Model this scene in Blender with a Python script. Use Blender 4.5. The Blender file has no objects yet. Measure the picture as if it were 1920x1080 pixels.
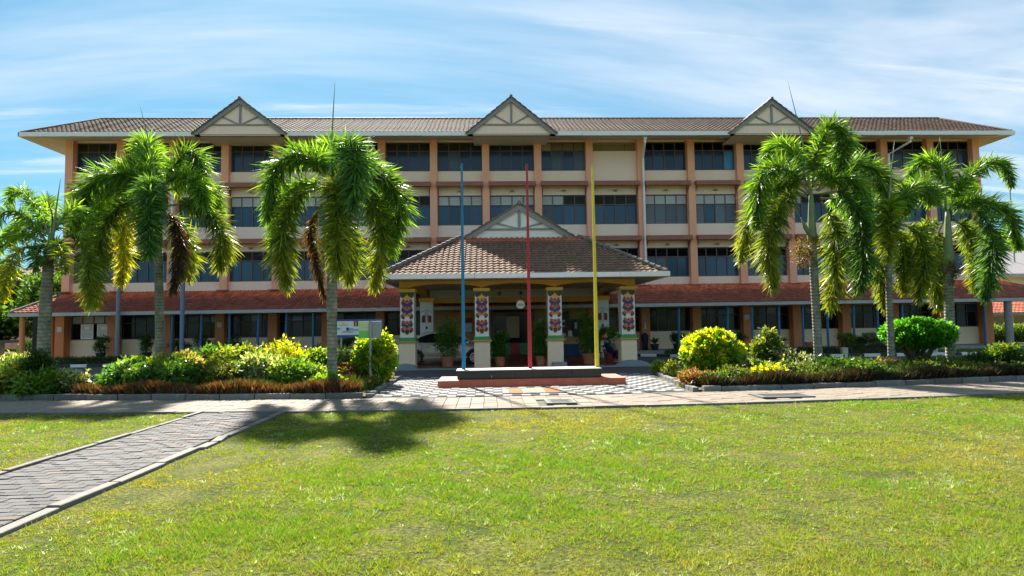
import bpy, bmesh, math, random
import numpy as np
from mathutils import Vector, Matrix, Euler
S = bpy.context.scene
COL = S.collection
R = random.Random(7)
NR = np.random.RandomState(11)
PI = math.pi

# ---------------------------------------------------------------- camera, sky, sun, exposure
cd = bpy.data.cameras.new("camera"); cam = bpy.data.objects.new("camera", cd); COL.objects.link(cam)
cd.sensor_width = 36; cd.lens = 21.375; cd.clip_start = .05; cd.clip_end = 3000
RT = Vector((.99906823, -.04058827, -.01467213)); UP = Vector((.01215788, -.06151296, .99803223)); FW = Vector((.04141092, .99728068, .06096218))
m = Matrix(((RT.x, UP.x, -FW.x, 0), (RT.y, UP.y, -FW.y, 0), (RT.z, UP.z, -FW.z, 0), (0, 0, 0, 1)))
m.translation = Vector((0, 0, 1.6)); cam.matrix_world = m
S.camera = cam
S.render.resolution_x = 1024; S.render.resolution_y = 576
SUN_AZ = math.atan2(-.30, 1.0)         # the sun stands behind the building, a little to the left
SUN_EL = math.radians(42)
W = bpy.data.worlds.new("World"); S.world = W; W.use_nodes = True
nt = W.node_tree; N = nt.nodes; L = nt.links
for n in list(N): N.remove(n)
out = N.new("ShaderNodeOutputWorld"); bg = N.new("ShaderNodeBackground"); L.new(bg.outputs[0], out.inputs[0])
sky = N.new("ShaderNodeTexSky"); sky.sky_type = 'NISHITA'; sky.sun_disc = False
sky.sun_elevation = SUN_EL; sky.sun_rotation = SUN_AZ
sky.air_density = 1.0; sky.dust_density = .25; sky.ozone_density = 1.6; sky.altitude = 50
bg.inputs[1].default_value = .05
tc = N.new("ShaderNodeTexCoord"); sep = N.new("ShaderNodeSeparateXYZ"); L.new(tc.outputs['Generated'], sep.inputs[0])
def wmath(op, a, b=None, clamp=False):
    n = N.new("ShaderNodeMath"); n.operation = op; n.use_clamp = clamp
    for i, v in enumerate((a, b)):
        if v is None: continue
        if isinstance(v, (int, float)): n.inputs[i].default_value = v
        else: L.new(v, n.inputs[i])
    return n.outputs[0]
# clouds lie on a flat layer: direction / (height + small) gives plane coordinates
zz = wmath('ADD', wmath('MAXIMUM', sep.outputs[2], 0.0), .13)
cx = wmath('DIVIDE', sep.outputs[0], zz); cy = wmath('DIVIDE', sep.outputs[1], zz)
cmb = N.new("ShaderNodeCombineXYZ"); L.new(cx, cmb.inputs[0]); L.new(cy, cmb.inputs[1])
def cloud(scale, sx, sy, rot, lo, hi, detail, dist, off):
    mp = N.new("ShaderNodeMapping"); L.new(cmb.outputs[0], mp.inputs[0])
    mp.inputs['Rotation'].default_value = (0, 0, rot); mp.inputs['Scale'].default_value = (sx, sy, 1); mp.inputs['Location'].default_value = off
    nz = N.new("ShaderNodeTexNoise"); nz.inputs['Scale'].default_value = scale; nz.inputs['Detail'].default_value = detail
    nz.inputs['Roughness'].default_value = .62; nz.inputs['Distortion'].default_value = dist
    L.new(mp.outputs[0], nz.inputs['Vector'])
    r = N.new("ShaderNodeMapRange"); r.interpolation_type = 'SMOOTHSTEP'; r.inputs[1].default_value = lo; r.inputs[2].default_value = hi
    L.new(nz.outputs[0], r.inputs[0]); return r.outputs[0]
veil = cloud(.55, .40, 1.2, .12, .42, .72, 6, .8, (23, 11, 0))
wisp = cloud(1.1, .26, 2.6, -.10, .52, .70, 9, 1.1, (12.3, 5.9, 0))
puff = cloud(.55, .8, 1.0, 0, .55, .85, 7, .3, (8.8, 6.1, 0))
# the tint of the moist tropical air
tint = N.new("ShaderNodeMix"); tint.data_type = 'RGBA'; tint.blend_type = 'MULTIPLY'; tint.inputs[0].default_value = 1
gam = N.new("ShaderNodeGamma"); gam.inputs[1].default_value = .6; L.new(sky.outputs[0], gam.inputs[0]); L.new(gam.outputs[0], tint.inputs[6]); tint.inputs[7].default_value = (.15, .49, .64, 1)
def wmix(fac, a, colr):
    n = N.new("ShaderNodeMix"); n.data_type = 'RGBA'; L.new(fac, n.inputs[0]); L.new(a, n.inputs[6]); n.inputs[7].default_value = (*colr, 1); return n.outputs[2]
c1 = wmix(wmath('ADD', wmath('MULTIPLY', veil, .62), .14), tint.outputs[2], (2.65, 2.72, 2.88))
c2 = wmix(wmath('MULTIPLY', puff, .75), c1, (2.85, 2.83, 2.95))
c3 = wmix(wmath('MULTIPLY', wisp, .55), c2, (2.8, 2.85, 2.9))
L.new(c3, bg.inputs[0])
sd = bpy.data.lights.new("sun", 'SUN'); sd.energy = 2.0; sd.angle = math.radians(2.0); sd.color = (1, .94, .84)
sun = bpy.data.objects.new("sun", sd); COL.objects.link(sun)
sv = Vector((math.sin(SUN_AZ) * math.cos(SUN_EL), math.cos(SUN_AZ) * math.cos(SUN_EL), math.sin(SUN_EL)))
sun.rotation_euler = sv.to_track_quat('Z', 'Y').to_euler(); sun.location = (-10, 30, 40)
S.view_settings.view_transform = 'Standard'; S.view_settings.look = 'None'; S.view_settings.gamma = 1
S.view_settings.use_curve_mapping = False; S.view_settings.exposure = 3.05
S.render.engine = 'CYCLES'
try:
    S.cycles.max_bounces = 8; S.cycles.diffuse_bounces = 4; S.cycles.use_denoising = True; S.cycles.sample_clamp_indirect = 6
except Exception: pass

# ---------------------------------------------------------------- materials
MATS = {}
def mat(name, col, rough=.7, metal=0, spec=.5, var=.0, vscale=3., bump=0., bscale=40., dirt=0., dcol=(.1, .09, .08), attr=False, objrand=0., transl=0., coat=0., stretch=(1, 1, 1), sat=1.):
    if name in MATS: return MATS[name]
    M = bpy.data.materials.new(name); M.use_nodes = True; t = M.node_tree; n = t.nodes; l = t.links
    b = n['Principled BSDF']; b.inputs['Roughness'].default_value = rough; b.inputs['Metallic'].default_value = metal
    b.inputs['Specular IOR Level'].default_value = spec; b.inputs['Coat Weight'].default_value = coat
    rgb = n.new('ShaderNodeRGB'); rgb.outputs[0].default_value = (*col, 1); c = rgb.outputs[0]
    if attr:
        a = n.new('ShaderNodeAttribute'); a.attribute_name = 'col'; c = a.outputs['Color']
    geo = n.new('ShaderNodeTexCoord'); mp = n.new('ShaderNodeMapping'); mp.inputs['Scale'].default_value = stretch; l.new(geo.outputs['Object'], mp.inputs[0]); co = mp.outputs[0]
    def mul(c, f):
        x = n.new('ShaderNodeMix'); x.data_type = 'RGBA'; x.blend_type = 'MULTIPLY'; x.inputs[0].default_value = 1; l.new(c, x.inputs[6]); l.new(f, x.inputs[7]); return x.outputs[2]
    if var:
        nz = n.new('ShaderNodeTexNoise'); nz.inputs['Scale'].default_value = vscale; nz.inputs['Detail'].default_value = 8; nz.inputs['Roughness'].default_value = .65; l.new(co, nz.inputs['Vector'])
        r = n.new('ShaderNodeMapRange'); r.inputs[1].default_value = .3; r.inputs[2].default_value = .7; r.inputs[3].default_value = 1 - var; r.inputs[4].default_value = 1 + var; l.new(nz.outputs[0], r.inputs[0]); c = mul(c, r.outputs[0])
    if objrand:
        oi = n.new('ShaderNodeObjectInfo'); r = n.new('ShaderNodeMapRange'); r.inputs[3].default_value = 1 - objrand; r.inputs[4].default_value = 1 + objrand; l.new(oi.outputs['Random'], r.inputs[0]); c = mul(c, r.outputs[0])
    if dirt:
        nz = n.new('ShaderNodeTexNoise'); nz.inputs['Scale'].default_value = 1.1; nz.inputs['Detail'].default_value = 9; nz.inputs['Roughness'].default_value = .75; l.new(co, nz.inputs['Vector'])
        r = n.new('ShaderNodeMapRange'); r.inputs[1].default_value = .52; r.inputs[2].default_value = .75; r.inputs[4].default_value = dirt; l.new(nz.outputs[0], r.inputs[0])
        x = n.new('ShaderNodeMix'); x.data_type = 'RGBA'; l.new(r.outputs[0], x.inputs[0]); l.new(c, x.inputs[6]); x.inputs[7].default_value = (*dcol, 1); c = x.outputs[2]
    l.new(c, b.inputs['Base Color'])
    if bump:
        nz = n.new('ShaderNodeTexNoise'); nz.inputs['Scale'].default_value = bscale; nz.inputs['Detail'].default_value = 6; l.new(co, nz.inputs['Vector'])
        bp = n.new('ShaderNodeBump'); bp.inputs['Strength'].default_value = bump; bp.inputs['Distance'].default_value = .02; l.new(nz.outputs[0], bp.inputs['Height']); l.new(bp.outputs[0], b.inputs['Normal'])
    if transl:
        tr = n.new('ShaderNodeBsdfTranslucent'); x = n.new('ShaderNodeMix'); x.data_type = 'RGBA'; x.blend_type = 'MULTIPLY'; x.inputs[0].default_value = 1
        l.new(c, x.inputs[6]); x.inputs[7].default_value = (1.9, 1.75, .55, 1); l.new(x.outputs[2], tr.inputs[0])
        ms = n.new('ShaderNodeMixShader'); ms.inputs[0].default_value = transl; l.new(b.outputs[0], ms.inputs[1]); l.new(tr.outputs[0], ms.inputs[2])
        l.new(ms.outputs[0], n['Material Output'].inputs['Surface'])
    MATS[name] = M; return M
cream = mat('cream_paint', (.95, .70, .56), .75, var=.05, vscale=1.2, bump=.1, dirt=.30, dcol=(.60, .47, .38), stretch=(1.6, 1, .22))
cream2 = mat('pale_yellow_paint', (.92, .71, .50), .7, var=.04, vscale=2, dirt=.12, dcol=(.45, .38, .25))
orange = mat('orange_paint', (.92, .42, .26), .7, var=.06, vscale=1.5, dirt=.12, dcol=(.40, .18, .10), stretch=(1, 1, .3))
orange_low = mat('deep_orange_paint', (.62, .22, .08), .65, var=.07, vscale=2)
hoodm = mat('brown_paint', (.34, .12, .075), .65, var=.1, vscale=2, dirt=.2, dcol=(.14, .06, .045))
soffit = mat('soffit_board', (.66, .56, .46), .8, var=.06)
gutterm = mat('gutter_metal', (.86, .84, .84), .4, var=.06, vscale=1.5, dirt=.12, dcol=(.3, .3, .31), spec=.5)
greywood = mat('weathered_grey_timber', (.27, .255, .25), .75, var=.16, vscale=6, stretch=(3, 3, 1), bump=.2)
framem = mat('brown_window_frame', (.13, .075, .06), .5)
glassd = mat('dark_window_glass', (.022, .045, .085), .14, spec=.45, var=.3, vscale=.6, objrand=.3)
glassb = mat('blue_window_glass', (.014, .062, .115), .14, spec=.45, var=.3, vscale=.6, objrand=.3)
glassg = mat('dim_lobby_glass', (.008, .011, .014), .14, spec=.25, var=.4, vscale=.8, objrand=.4)
glassbright = mat('bright_blue_film', (.03, .22, .45), .25, var=.2)
louvd = mat('dark_louvre_glass', (.045, .05, .055), .2, spec=.8, objrand=.2)
louvw = mat('white_louvre_glass', (.60, .60, .58), .3, objrand=.12)
curtained = mat('curtained_glass', (.07, .10, .12), .2, spec=.4, objrand=.3, var=.3, vscale=2)
louvg = mat('grey_louvre_glass', (.17, .20, .22), .25, objrand=.2)
louvbeige = mat('beige_louvre_slats', (.38, .29, .20), .6)
tilebrown = mat('brown_roof_tile', (.2, .12, .08), .85, spec=.2, attr=True, var=.15, vscale=9, dirt=.25, dcol=(.05, .042, .035), bump=.25)
tileobj = mat('porch_roof_tile', (.20, .115, .076), .85, spec=.2, objrand=.13, var=.16, vscale=7, dirt=.2, dcol=(.07, .055, .045), bump=.25)
white = mat('white_paint', (.78, .77, .74), .6, var=.03)
black = mat('black_paint', (.02, .022, .025), .45)
ochre = mat('ochre_paint', (.52, .27, .035), .6, var=.08, vscale=2)
yellowcap = mat('yellow_moulding_paint', (.68, .42, .05), .5, var=.05)
greenp = mat('green_paint', (.05, .30, .08), .5)
tanp = mat('tan_moulding_paint', (.52, .33, .09), .55)
navy = mat('navy_mosaic', (.018, .028, .18), .35); redm = mat('red_mosaic', (.42, .035, .02), .35); orm = mat('orange_mosaic', (.62, .17, .02), .35)
goldm = mat('gold_mosaic', (.78, .46, .03), .3); darkm = mat('dark_mosaic', (.02, .022, .05), .35); olive = mat('olive_paint', (.06, .055, .02), .5); maroon = mat('maroon_paint', (.27, .015, .02), .5)
bluepole = mat('blue_enamel', (.005, .17, .36), .35, var=.06); redpole = mat('red_enamel', (.36, .012, .03), .35, var=.08); yelpole = mat('yellow_enamel', (.62, .52, .03), .35, var=.12, vscale=5)
bluepost = mat('steel_blue_paint', (.03, .13, .27), .45, var=.1); greypost = mat('blue_grey_paint', (.16, .22, .33), .5, var=.1); greymetal = mat('grey_metal', (.28, .29, .30), .45, metal=.3, var=.1)
asphalt = mat('asphalt', (.055, .056, .06), .85, var=.25, vscale=.9, bump=.3, bscale=120, dirt=.35, dcol=(.10, .10, .10))
concrete = mat('concrete', (.30, .28, .25), .85, var=.25, vscale=5, bump=.3, dirt=.5, dcol=(.06, .06, .05))
kerbgrey = mat('mossy_kerb_concrete', (.17, .17, .155), .9, var=.3, vscale=6, bump=.4, dirt=.7, dcol=(.035, .04, .03), objrand=.25)
floorred = mat('dark_red_floor_tile', (.20, .05, .035), .4, var=.1); greyedge = mat('blue_grey_kerb_paint', (.24, .29, .33), .7, var=.1, dirt=.3)
darkwall = mat('dim_inner_wall', (.42, .29, .13), .8, var=.1); dark = mat('dark_interior', (.012, .012, .014), .8)
terra = mat('terracotta', (.40, .155, .085), .75, var=.15, vscale=6, objrand=.15); potdark = mat('dark_plastic_pot', (.02, .022, .026), .45)
soil = mat('soil', (.06, .038, .022), .95, var=.3, vscale=12, bump=.5)
paver = mat('beige_paver', (.205, .165, .122), .85, objrand=.14, var=.15, vscale=8, bump=.3, bscale=60, dirt=.35, dcol=(.17, .145, .11))
paver2 = mat('grey_paver', (.066, .064, .064), .85, objrand=.25, var=.18, vscale=8, bump=.35, bscale=60, dirt=.45, dcol=(.15, .14, .125))
paverpink = mat('pinkish_paver', (.11, .082, .066), .85, objrand=.2, var=.18, vscale=8, bump=.35, bscale=60)
joint = mat('sandy_joint', (.075, .07, .055), .95, var=.3, vscale=10)
kerbpale = mat('pale_edging_concrete', (.155, .145, .13), .85, objrand=.14, var=.2, vscale=6, bump=.3, dirt=.4, dcol=(.16, .15, .12))
chkw = mat('white_plaza_tile', (.30, .29, .28), .9, spec=.15, objrand=.06, dirt=.2, dcol=(.4, .39, .36)); chkg = mat('grey_plaza_tile', (.055, .058, .062), .9, spec=.15, objrand=.1)
redtile = mat('red_podium_tile', (.55, .13, .065), .6, var=.15, vscale=5, dirt=.1, dcol=(.3, .10, .06)); blackgran = mat('black_granite', (.018, .02, .022), .22, var=.2, vscale=20); slabpale = mat('pale_coping', (.55, .52, .47), .6, var=.1)
leaf = mat('leaf', (.1, .2, .03), .42, attr=True, transl=.5, spec=.4)
borderleaf = mat('border_leaf', (.1, .1, .03), .6, attr=True, transl=.2, spec=.2)
leafdull = mat('leaf_distant', (.1, .2, .03), .6, attr=True, transl=.3, spec=.2)
palmleaf = mat('palm_leaflet', (.1, .2, .03), .38, attr=True, transl=.46, spec=.35)
grassm = mat('grass_blade', (.1, .2, .03), .5, attr=True, transl=.45, spec=.18)
rachism = mat('palm_midrib', (.16, .20, .06), .5)
barkm = mat('branch_bark', (.09, .065, .04), .9, var=.3, bump=.5)
skinm = mat('skin', (.32, .17, .10), .5); navycloth = mat('navy_cloth', (.012, .018, .06), .8); mustard = mat('mustard_cloth', (.55, .34, .03), .8); tealp = mat('teal_plastic', (.01, .10, .13), .4); redplastic = mat('red_plastic', (.22, .03, .025), .45)
carpaint = mat('champagne_car_paint', (.58, .52, .44), .3, metal=.25, coat=.8); carglass = mat('car_glass', (.008, .010, .012), .04, spec=.9); tyrem = mat('tyre_rubber', (.015, .015, .016), .8); rimm = mat('alloy_rim', (.5, .5, .5), .25, metal=.9); lightm = mat('headlamp', (.7, .7, .7), .1)
paperm = mat('paper', (.62, .62, .60), .7); signwhite = mat('sign_white', (.62, .64, .80), .4); signblue = mat('sign_blue', (.02, .06, .32), .4); signgreen = mat('sign_green', (.16, .55, .10), .5); signlime = mat('sign_lime', (.55, .66, .25), .5); signcyan = mat('sign_cyan', (.06, .35, .70), .4)
fasciam = mat('verandah_fascia', (.42, .40, .39), .6, var=.08, vscale=1.5, dirt=.25, dcol=(.2, .19, .18))
drainm = mat('drain_plate', (.07, .07, .068), .8, var=.15)
ridgem = mat('ridge_cap', (.17, .14, .125), .75, var=.25, vscale=5)
redridge = mat('red_ridge', (.20, .075, .06), .75, var=.2)
# ringed grey palm trunk
def trunk_material():
    M = bpy.data.materials.new('palm_trunk'); M.use_nodes = True; t = M.node_tree; n = t.nodes; l = t.links; b = n['Principled BSDF']; b.inputs['Roughness'].default_value = .85
    tcn = n.new('ShaderNodeTexCoord'); wv = n.new('ShaderNodeTexWave'); wv.bands_direction = 'Z'; wv.inputs['Scale'].default_value = 3.2; wv.inputs['Distortion'].default_value = 1.3; wv.inputs['Detail'].default_value = 3; l.new(tcn.outputs['Object'], wv.inputs['Vector'])
    nz = n.new('ShaderNodeTexNoise'); nz.inputs['Scale'].default_value = 4; nz.inputs['Detail'].default_value = 10; nz.inputs['Roughness'].default_value = .7; l.new(tcn.outputs['Object'], nz.inputs['Vector'])
    r = n.new('ShaderNodeValToRGB'); e = r.color_ramp.elements; e[0].position = .32; e[0].color = (.085, .08, .06, 1); e[1].position = .66; e[1].color = (.34, .33, .26, 1); k = e.new(.5); k.color = (.21, .21, .16, 1); l.new(nz.outputs[0], r.inputs[0])
    x = n.new('ShaderNodeMix'); x.data_type = 'RGBA'; x.blend_type = 'MULTIPLY'; x.inputs[0].default_value = .55; l.new(r.outputs[0], x.inputs[6])
    mr = n.new('ShaderNodeMapRange'); mr.inputs[1].default_value = .0; mr.inputs[2].default_value = .35; mr.inputs[3].default_value = .35; l.new(wv.outputs[1], mr.inputs[0]); l.new(mr.outputs[0], x.inputs[7]); l.new(x.outputs[2], b.inputs['Base Color'])
    bp = n.new('ShaderNodeBump'); bp.inputs['Strength'].default_value = .5; bp.inputs['Distance'].default_value = .02; l.new(wv.outputs[1], bp.inputs['Height']); l.new(bp.outputs[0], b.inputs['Normal']); return M
trunkm = trunk_material()
shaftm = mat('green_crownshaft', (.17, .22, .09), .5, var=.2, vscale=3)
# lawn soil and thatch under the blades
def lawn_material():
    M = bpy.data.materials.new('lawn_ground'); M.use_nodes = True; t = M.node_tree; n = t.nodes; l = t.links; b = n['Principled BSDF']; b.inputs['Roughness'].default_value = .95; b.inputs['Specular IOR Level'].default_value = .1
    tcn = n.new('ShaderNodeTexCoord')
    def nz(s, d=8, r=.65):
        k = n.new('ShaderNodeTexNoise'); k.inputs['Scale'].default_value = s; k.inputs['Detail'].default_value = d; k.inputs['Roughness'].default_value = r; l.new(tcn.outputs['Object'], k.inputs['Vector']); return k.outputs[0]
    r1 = n.new('ShaderNodeValToRGB'); e = r1.color_ramp.elements; e[0].position = .36; e[0].color = (.075, .105, .018, 1); e[1].position = .66; e[1].color = (.20, .20, .045, 1); l.new(nz(1.7), r1.inputs[0])
    r2 = n.new('ShaderNodeValToRGB'); e = r2.color_ramp.elements; e[0].position = .42; e[0].color = (.28, .28, .28, 1); e[1].position = .6; e[1].color = (1.15, 1.15, 1.1, 1); l.new(nz(26, 6, .8), r2.inputs[0])
    x = n.new('ShaderNodeMix'); x.data_type = 'RGBA'; x.blend_type = 'MULTIPLY'; x.inputs[0].default_value = 1; l.new(r1.outputs[0], x.inputs[6]); l.new(r2.outputs[0], x.inputs[7])
    r3 = n.new('ShaderNodeMapRange'); r3.inputs[1].default_value = .60; r3.inputs[2].default_value = .72; r3.inputs[4].default_value = .75; l.new(nz(.9, 9, .75), r3.inputs[0])
    y = n.new('ShaderNodeMix'); y.data_type = 'RGBA'; l.new(r3.outputs[0], y.inputs[0]); l.new(x.outputs[2], y.inputs[6]); y.inputs[7].default_value = (.20, .15, .08, 1); l.new(y.outputs[2], b.inputs['Base Color'])
    bp = n.new('ShaderNodeBump'); bp.inputs['Strength'].default_value = .8; bp.inputs['Distance'].default_value = .03; l.new(nz(40), bp.inputs['Height']); l.new(bp.outputs[0], b.inputs['Normal']); return M
lawnm = lawn_material()

# ---------------------------------------------------------------- helpers
WL = {}                                   # world location of every linked object
def thing(name, label, cat, loc=(0, 0, 0), group=None):
    o = bpy.data.objects.new(name, None); COL.objects.link(o); o.location = loc; WL[o] = Vector(loc)
    o['label'] = label; o['category'] = cat; o.empty_display_size = .2
    if group: o['group'] = group
    return o
def tag(o, label, cat, group=None, kind=None):
    o['label'] = label; o['category'] = cat
    if group: o['group'] = group
    if kind: o['kind'] = kind
    return o
def link(name, me, loc, parent=None, rot=None, scale=None):
    o = bpy.data.objects.new(name, me); COL.objects.link(o); WL[o] = Vector(loc)
    if parent is not None: o.parent = parent; o.location = Vector(loc) - WL[parent]
    else: o.location = loc
    if rot is not None: o.rotation_euler = rot
    if scale is not None: o.scale = scale
    return o
class MB:
    def __init__(s): s.v = []; s.f = []; s.c = []; s.cur = None; s.m = []; s.mi = 0
    def add(s, vs, fs):
        b = len(s.v); s.v += [tuple(p) for p in vs]; s.f += [tuple(b + i for i in f) for f in fs]; s.m += [s.mi] * len(fs)
        if s.cur is not None: s.c += [s.cur] * len(vs)
    def box(s, x0, x1, y0, y1, z0, z1):
        s.add([(x0, y0, z0), (x1, y0, z0), (x1, y1, z0), (x0, y1, z0), (x0, y0, z1), (x1, y0, z1), (x1, y1, z1), (x0, y1, z1)],
              [(0, 3, 2, 1), (4, 5, 6, 7), (0, 1, 5, 4), (1, 2, 6, 5), (2, 3, 7, 6), (3, 0, 4, 7)]); return s
    def tube(s, pts, rad, n=10, cap=True):
        pts = [Vector(p) for p in pts]
        if not isinstance(rad, (list, tuple)): rad = [rad] * len(pts)
        vs = []; fs = []
        for i, p in enumerate(pts):
            d = (pts[min(i + 1, len(pts) - 1)] - pts[max(i - 1, 0)]).normalized()
            a = d.cross(Vector((0, 1, 0)) if abs(d.y) < .9 else Vector((1, 0, 0))).normalized(); b = d.cross(a).normalized()
            for k in range(n): t = 2 * PI * k / n; vs.append(p + (a * math.cos(t) + b * math.sin(t)) * rad[i])
        for i in range(len(pts) - 1):
            for k in range(n): k2 = (k + 1) % n; fs.append((i * n + k, i * n + k2, (i + 1) * n + k2, (i + 1) * n + k))
        if cap: fs.append(tuple(range(n))[::-1]); fs.append(tuple((len(pts) - 1) * n + k for k in range(n)))
        s.add(vs, fs); return s
    def lathe(s, c, prof, n=18):          # prof: (radius, z) going up
        c = Vector(c); vs = []; fs = []
        for r, z in prof:
            for k in range(n): t = 2 * PI * k / n; vs.append(c + Vector((r * math.cos(t), r * math.sin(t), z)))
        for i in range(len(prof) - 1):
            for k in range(n): k2 = (k + 1) % n; fs.append((i * n + k, i * n + k2, (i + 1) * n + k2, (i + 1) * n + k))
        fs.append(tuple(range(n))[::-1]); fs.append(tuple((len(prof) - 1) * n + k for k in range(n)))
        s.add(vs, fs); return s
    def prism(s, poly, y0, y1):           # poly in (x, z), extruded along y
        n = len(poly); vs = [(x, y0, z) for x, z in poly] + [(x, y1, z) for x, z in poly]
        s.add(vs, [tuple(range(n)), tuple(range(2 * n - 1, n - 1, -1))] + [(i, i + n, (i + 1) % n + n, (i + 1) % n) for i in range(n)]); return s
    def prismx(s, poly, x0, x1):          # poly in (y, z), extruded along x
        n = len(poly); vs = [(x0, y, z) for y, z in poly] + [(x1, y, z) for y, z in poly]
        s.add(vs, [tuple(range(n)), tuple(range(2 * n - 1, n - 1, -1))] + [(i, i + n, (i + 1) % n + n, (i + 1) % n) for i in range(n)]); return s
    def slab(s, poly, z0, z1):            # poly in (x, y), extruded along z
        n = len(poly); vs = [(x, y, z0) for x, y in poly] + [(x, y, z1) for x, y in poly]
        s.add(vs, [tuple(range(n))[::-1], tuple(range(n, 2 * n))] + [(i, (i + 1) % n, (i + 1) % n + n, i + n) for i in range(n)]); return s
    def mesh(s, name, mt, smooth=False, org=(0, 0, 0)):
        me = bpy.data.meshes.new(name); o = Vector(org); me.from_pydata([(p[0] - o.x, p[1] - o.y, p[2] - o.z) for p in s.v], [], s.f)
        for q in (mt if isinstance(mt, (list, tuple)) else [mt]): me.materials.append(q)
        if any(s.m): me.polygons.foreach_set('material_index', s.m)
        if s.c:
            a = me.color_attributes.new('col', 'FLOAT_COLOR', 'POINT'); a.data.foreach_set('color', np.array([(*c, 1) for c in s.c], 'f').ravel())
        bm = bmesh.new(); bm.from_mesh(me); bmesh.ops.recalc_face_normals(bm, faces=bm.faces); bm.to_mesh(me); bm.free()
        if smooth: me.polygons.foreach_set('use_smooth', [True] * len(me.polygons))
        me.update(); return me
    def obj(s, name, mt, parent=None, smooth=False, org=None, bevel=0, kind=None):
        if org is None:
            xs = [p[0] for p in s.v]; ys = [p[1] for p in s.v]; zs = [p[2] for p in s.v]; org = ((min(xs) + max(xs)) / 2, (min(ys) + max(ys)) / 2, min(zs))
        o = link(name, s.mesh(name, mt, smooth, org), org, parent)
        if bevel:
            b = o.modifiers.new('edge', 'BEVEL'); b.width = bevel; b.segments = 1; b.limit_method = 'ANGLE'
        if kind: o['kind'] = kind
        return o
def npmesh(name, V, F, C, mt):            # V (n,3), F (m,k), C (n,3)
    me = bpy.data.meshes.new(name); nf, k = F.shape
    me.vertices.add(len(V)); me.vertices.foreach_set('co', V.astype('f').ravel())
    me.loops.add(nf * k); me.loops.foreach_set('vertex_index', F.astype('i').ravel())
    me.polygons.add(nf); me.polygons.foreach_set('loop_start', np.arange(0, nf * k, k, dtype='i'))
    a = me.color_attributes.new('col', 'FLOAT_COLOR', 'POINT'); a.data.foreach_set('color', np.concatenate([C, np.ones((len(C), 1))], 1).astype('f').ravel())
    me.materials.append(mt); me.update(); me.validate(); return me
def copy_tree(o, dloc, parent=None):
    c = o.copy(); COL.objects.link(c)
    if parent is None: c.location = o.location + Vector(dloc)
    else: c.parent = parent
    for ch in list(o.children): copy_tree(ch, dloc, c)
    return c
def structure(name, mb, mt, **k):
    o = mb.obj(name, mt, **k); o['kind'] = 'structure'; return o

# clipped roof slope of overlapping pantiles. A,B eave left/right, C,D top right/left
def tile_slope(A, B, C, D, tw, rows, parent, mt_merged, colf, objs=0, mt_obj=None, amp=.035, lift=.035, name='tile'):
    A, B, C, D = map(Vector, (A, B, C, D)); u = (B - A).normalized(); Lx = (B - A).length
    dv = (D - A); d0 = dv.dot(u); v = (dv - u * d0); h = v.length; v.normalize(); n = u.cross(v).normalized(); c0 = (C - A).dot(u)
    prof = [(0, .15), (.2, 0), (.45, .25), (.7, 1), (1, .6)]
    mb = MB(); made = 0; shared = None; rh = h / rows
    for r in range(rows):
        v0 = r * rh; v1 = v0 + rh * 1.08; t = (r + .5) / rows
        xl = d0 * t; xr = Lx + (c0 - Lx) * t
        k0 = math.floor(xl / tw); k1 = math.ceil(xr / tw)
        for k in range(k0, k1):
            a = max(k * tw, xl); b = min((k + 1) * tw, xr)
            if b - a < tw * .15: continue
            if made < objs and b - a > tw * .99:
                if shared is None:
                    q = MB(); vs = [(s * tw, 0, z * amp + lift) for s, z in prof] + [(s * tw, rh * 1.08, z * amp) for s, z in prof] + [(s * tw, .004, -.01) for s, z in prof]
                    q.add(vs, [(i, i + 1, i + 6, i + 5) for i in range(4)] + [(i + 10, i + 11, i + 1, i) for i in range(4)]); shared = q.mesh(name, mt_obj)
                    rotm = Matrix((u, v, n)).transposed().to_euler()
                p = A + u * a + v * v0 + n * R.uniform(-.004, .004)
                link(name, shared, p, parent, rot=rotm); made += 1; continue
            fa = (a - k * tw) / tw; fb = (b - k * tw) / tw
            pr = [(x, z) for x, z in prof if fa <= x <= fb]
            if len(pr) < 2: pr = [(fa, .5), (fb, .5)]
            if pr[0][0] > fa + .02: pr.insert(0, (fa, pr[0][1]))
            if pr[-1][0] < fb - .02: pr.append((fb, pr[-1][1]))
            m_ = len(pr); P = lambda s_, vv, zz: A + u * ((k + s_) * tw) + v * vv + n * zz
            mb.cur = colf(r / rows, a / Lx)
            mb.add([P(s_, v0, z * amp + lift) for s_, z in pr] + [P(s_, min(v1, h), z * amp) for s_, z in pr] + [P(s_, v0 + .004, -.01) for s_, z in pr],
                   [(i, i + 1, m_ + i + 1, m_ + i) for i in range(m_ - 1)] + [(2 * m_ + i, 2 * m_ + i + 1, i + 1, i) for i in range(m_ - 1)])
    o = mb.obj('roof_tiles', mt_merged, parent); o['kind'] = 'stuff'
    # the boarding under the tiles
    q = MB(); e = n * -.02; q.add([A + e, B + e, C + e, D + e, A + e * 3, B + e * 3, C + e * 3, D + e * 3], [(0, 1, 2, 3), (7, 6, 5, 4), (0, 4, 5, 1), (1, 5, 6, 2), (2, 6, 7, 3), (3, 7, 4, 0)]); q.obj('roof_boarding', greywood, parent)
    return o

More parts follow.
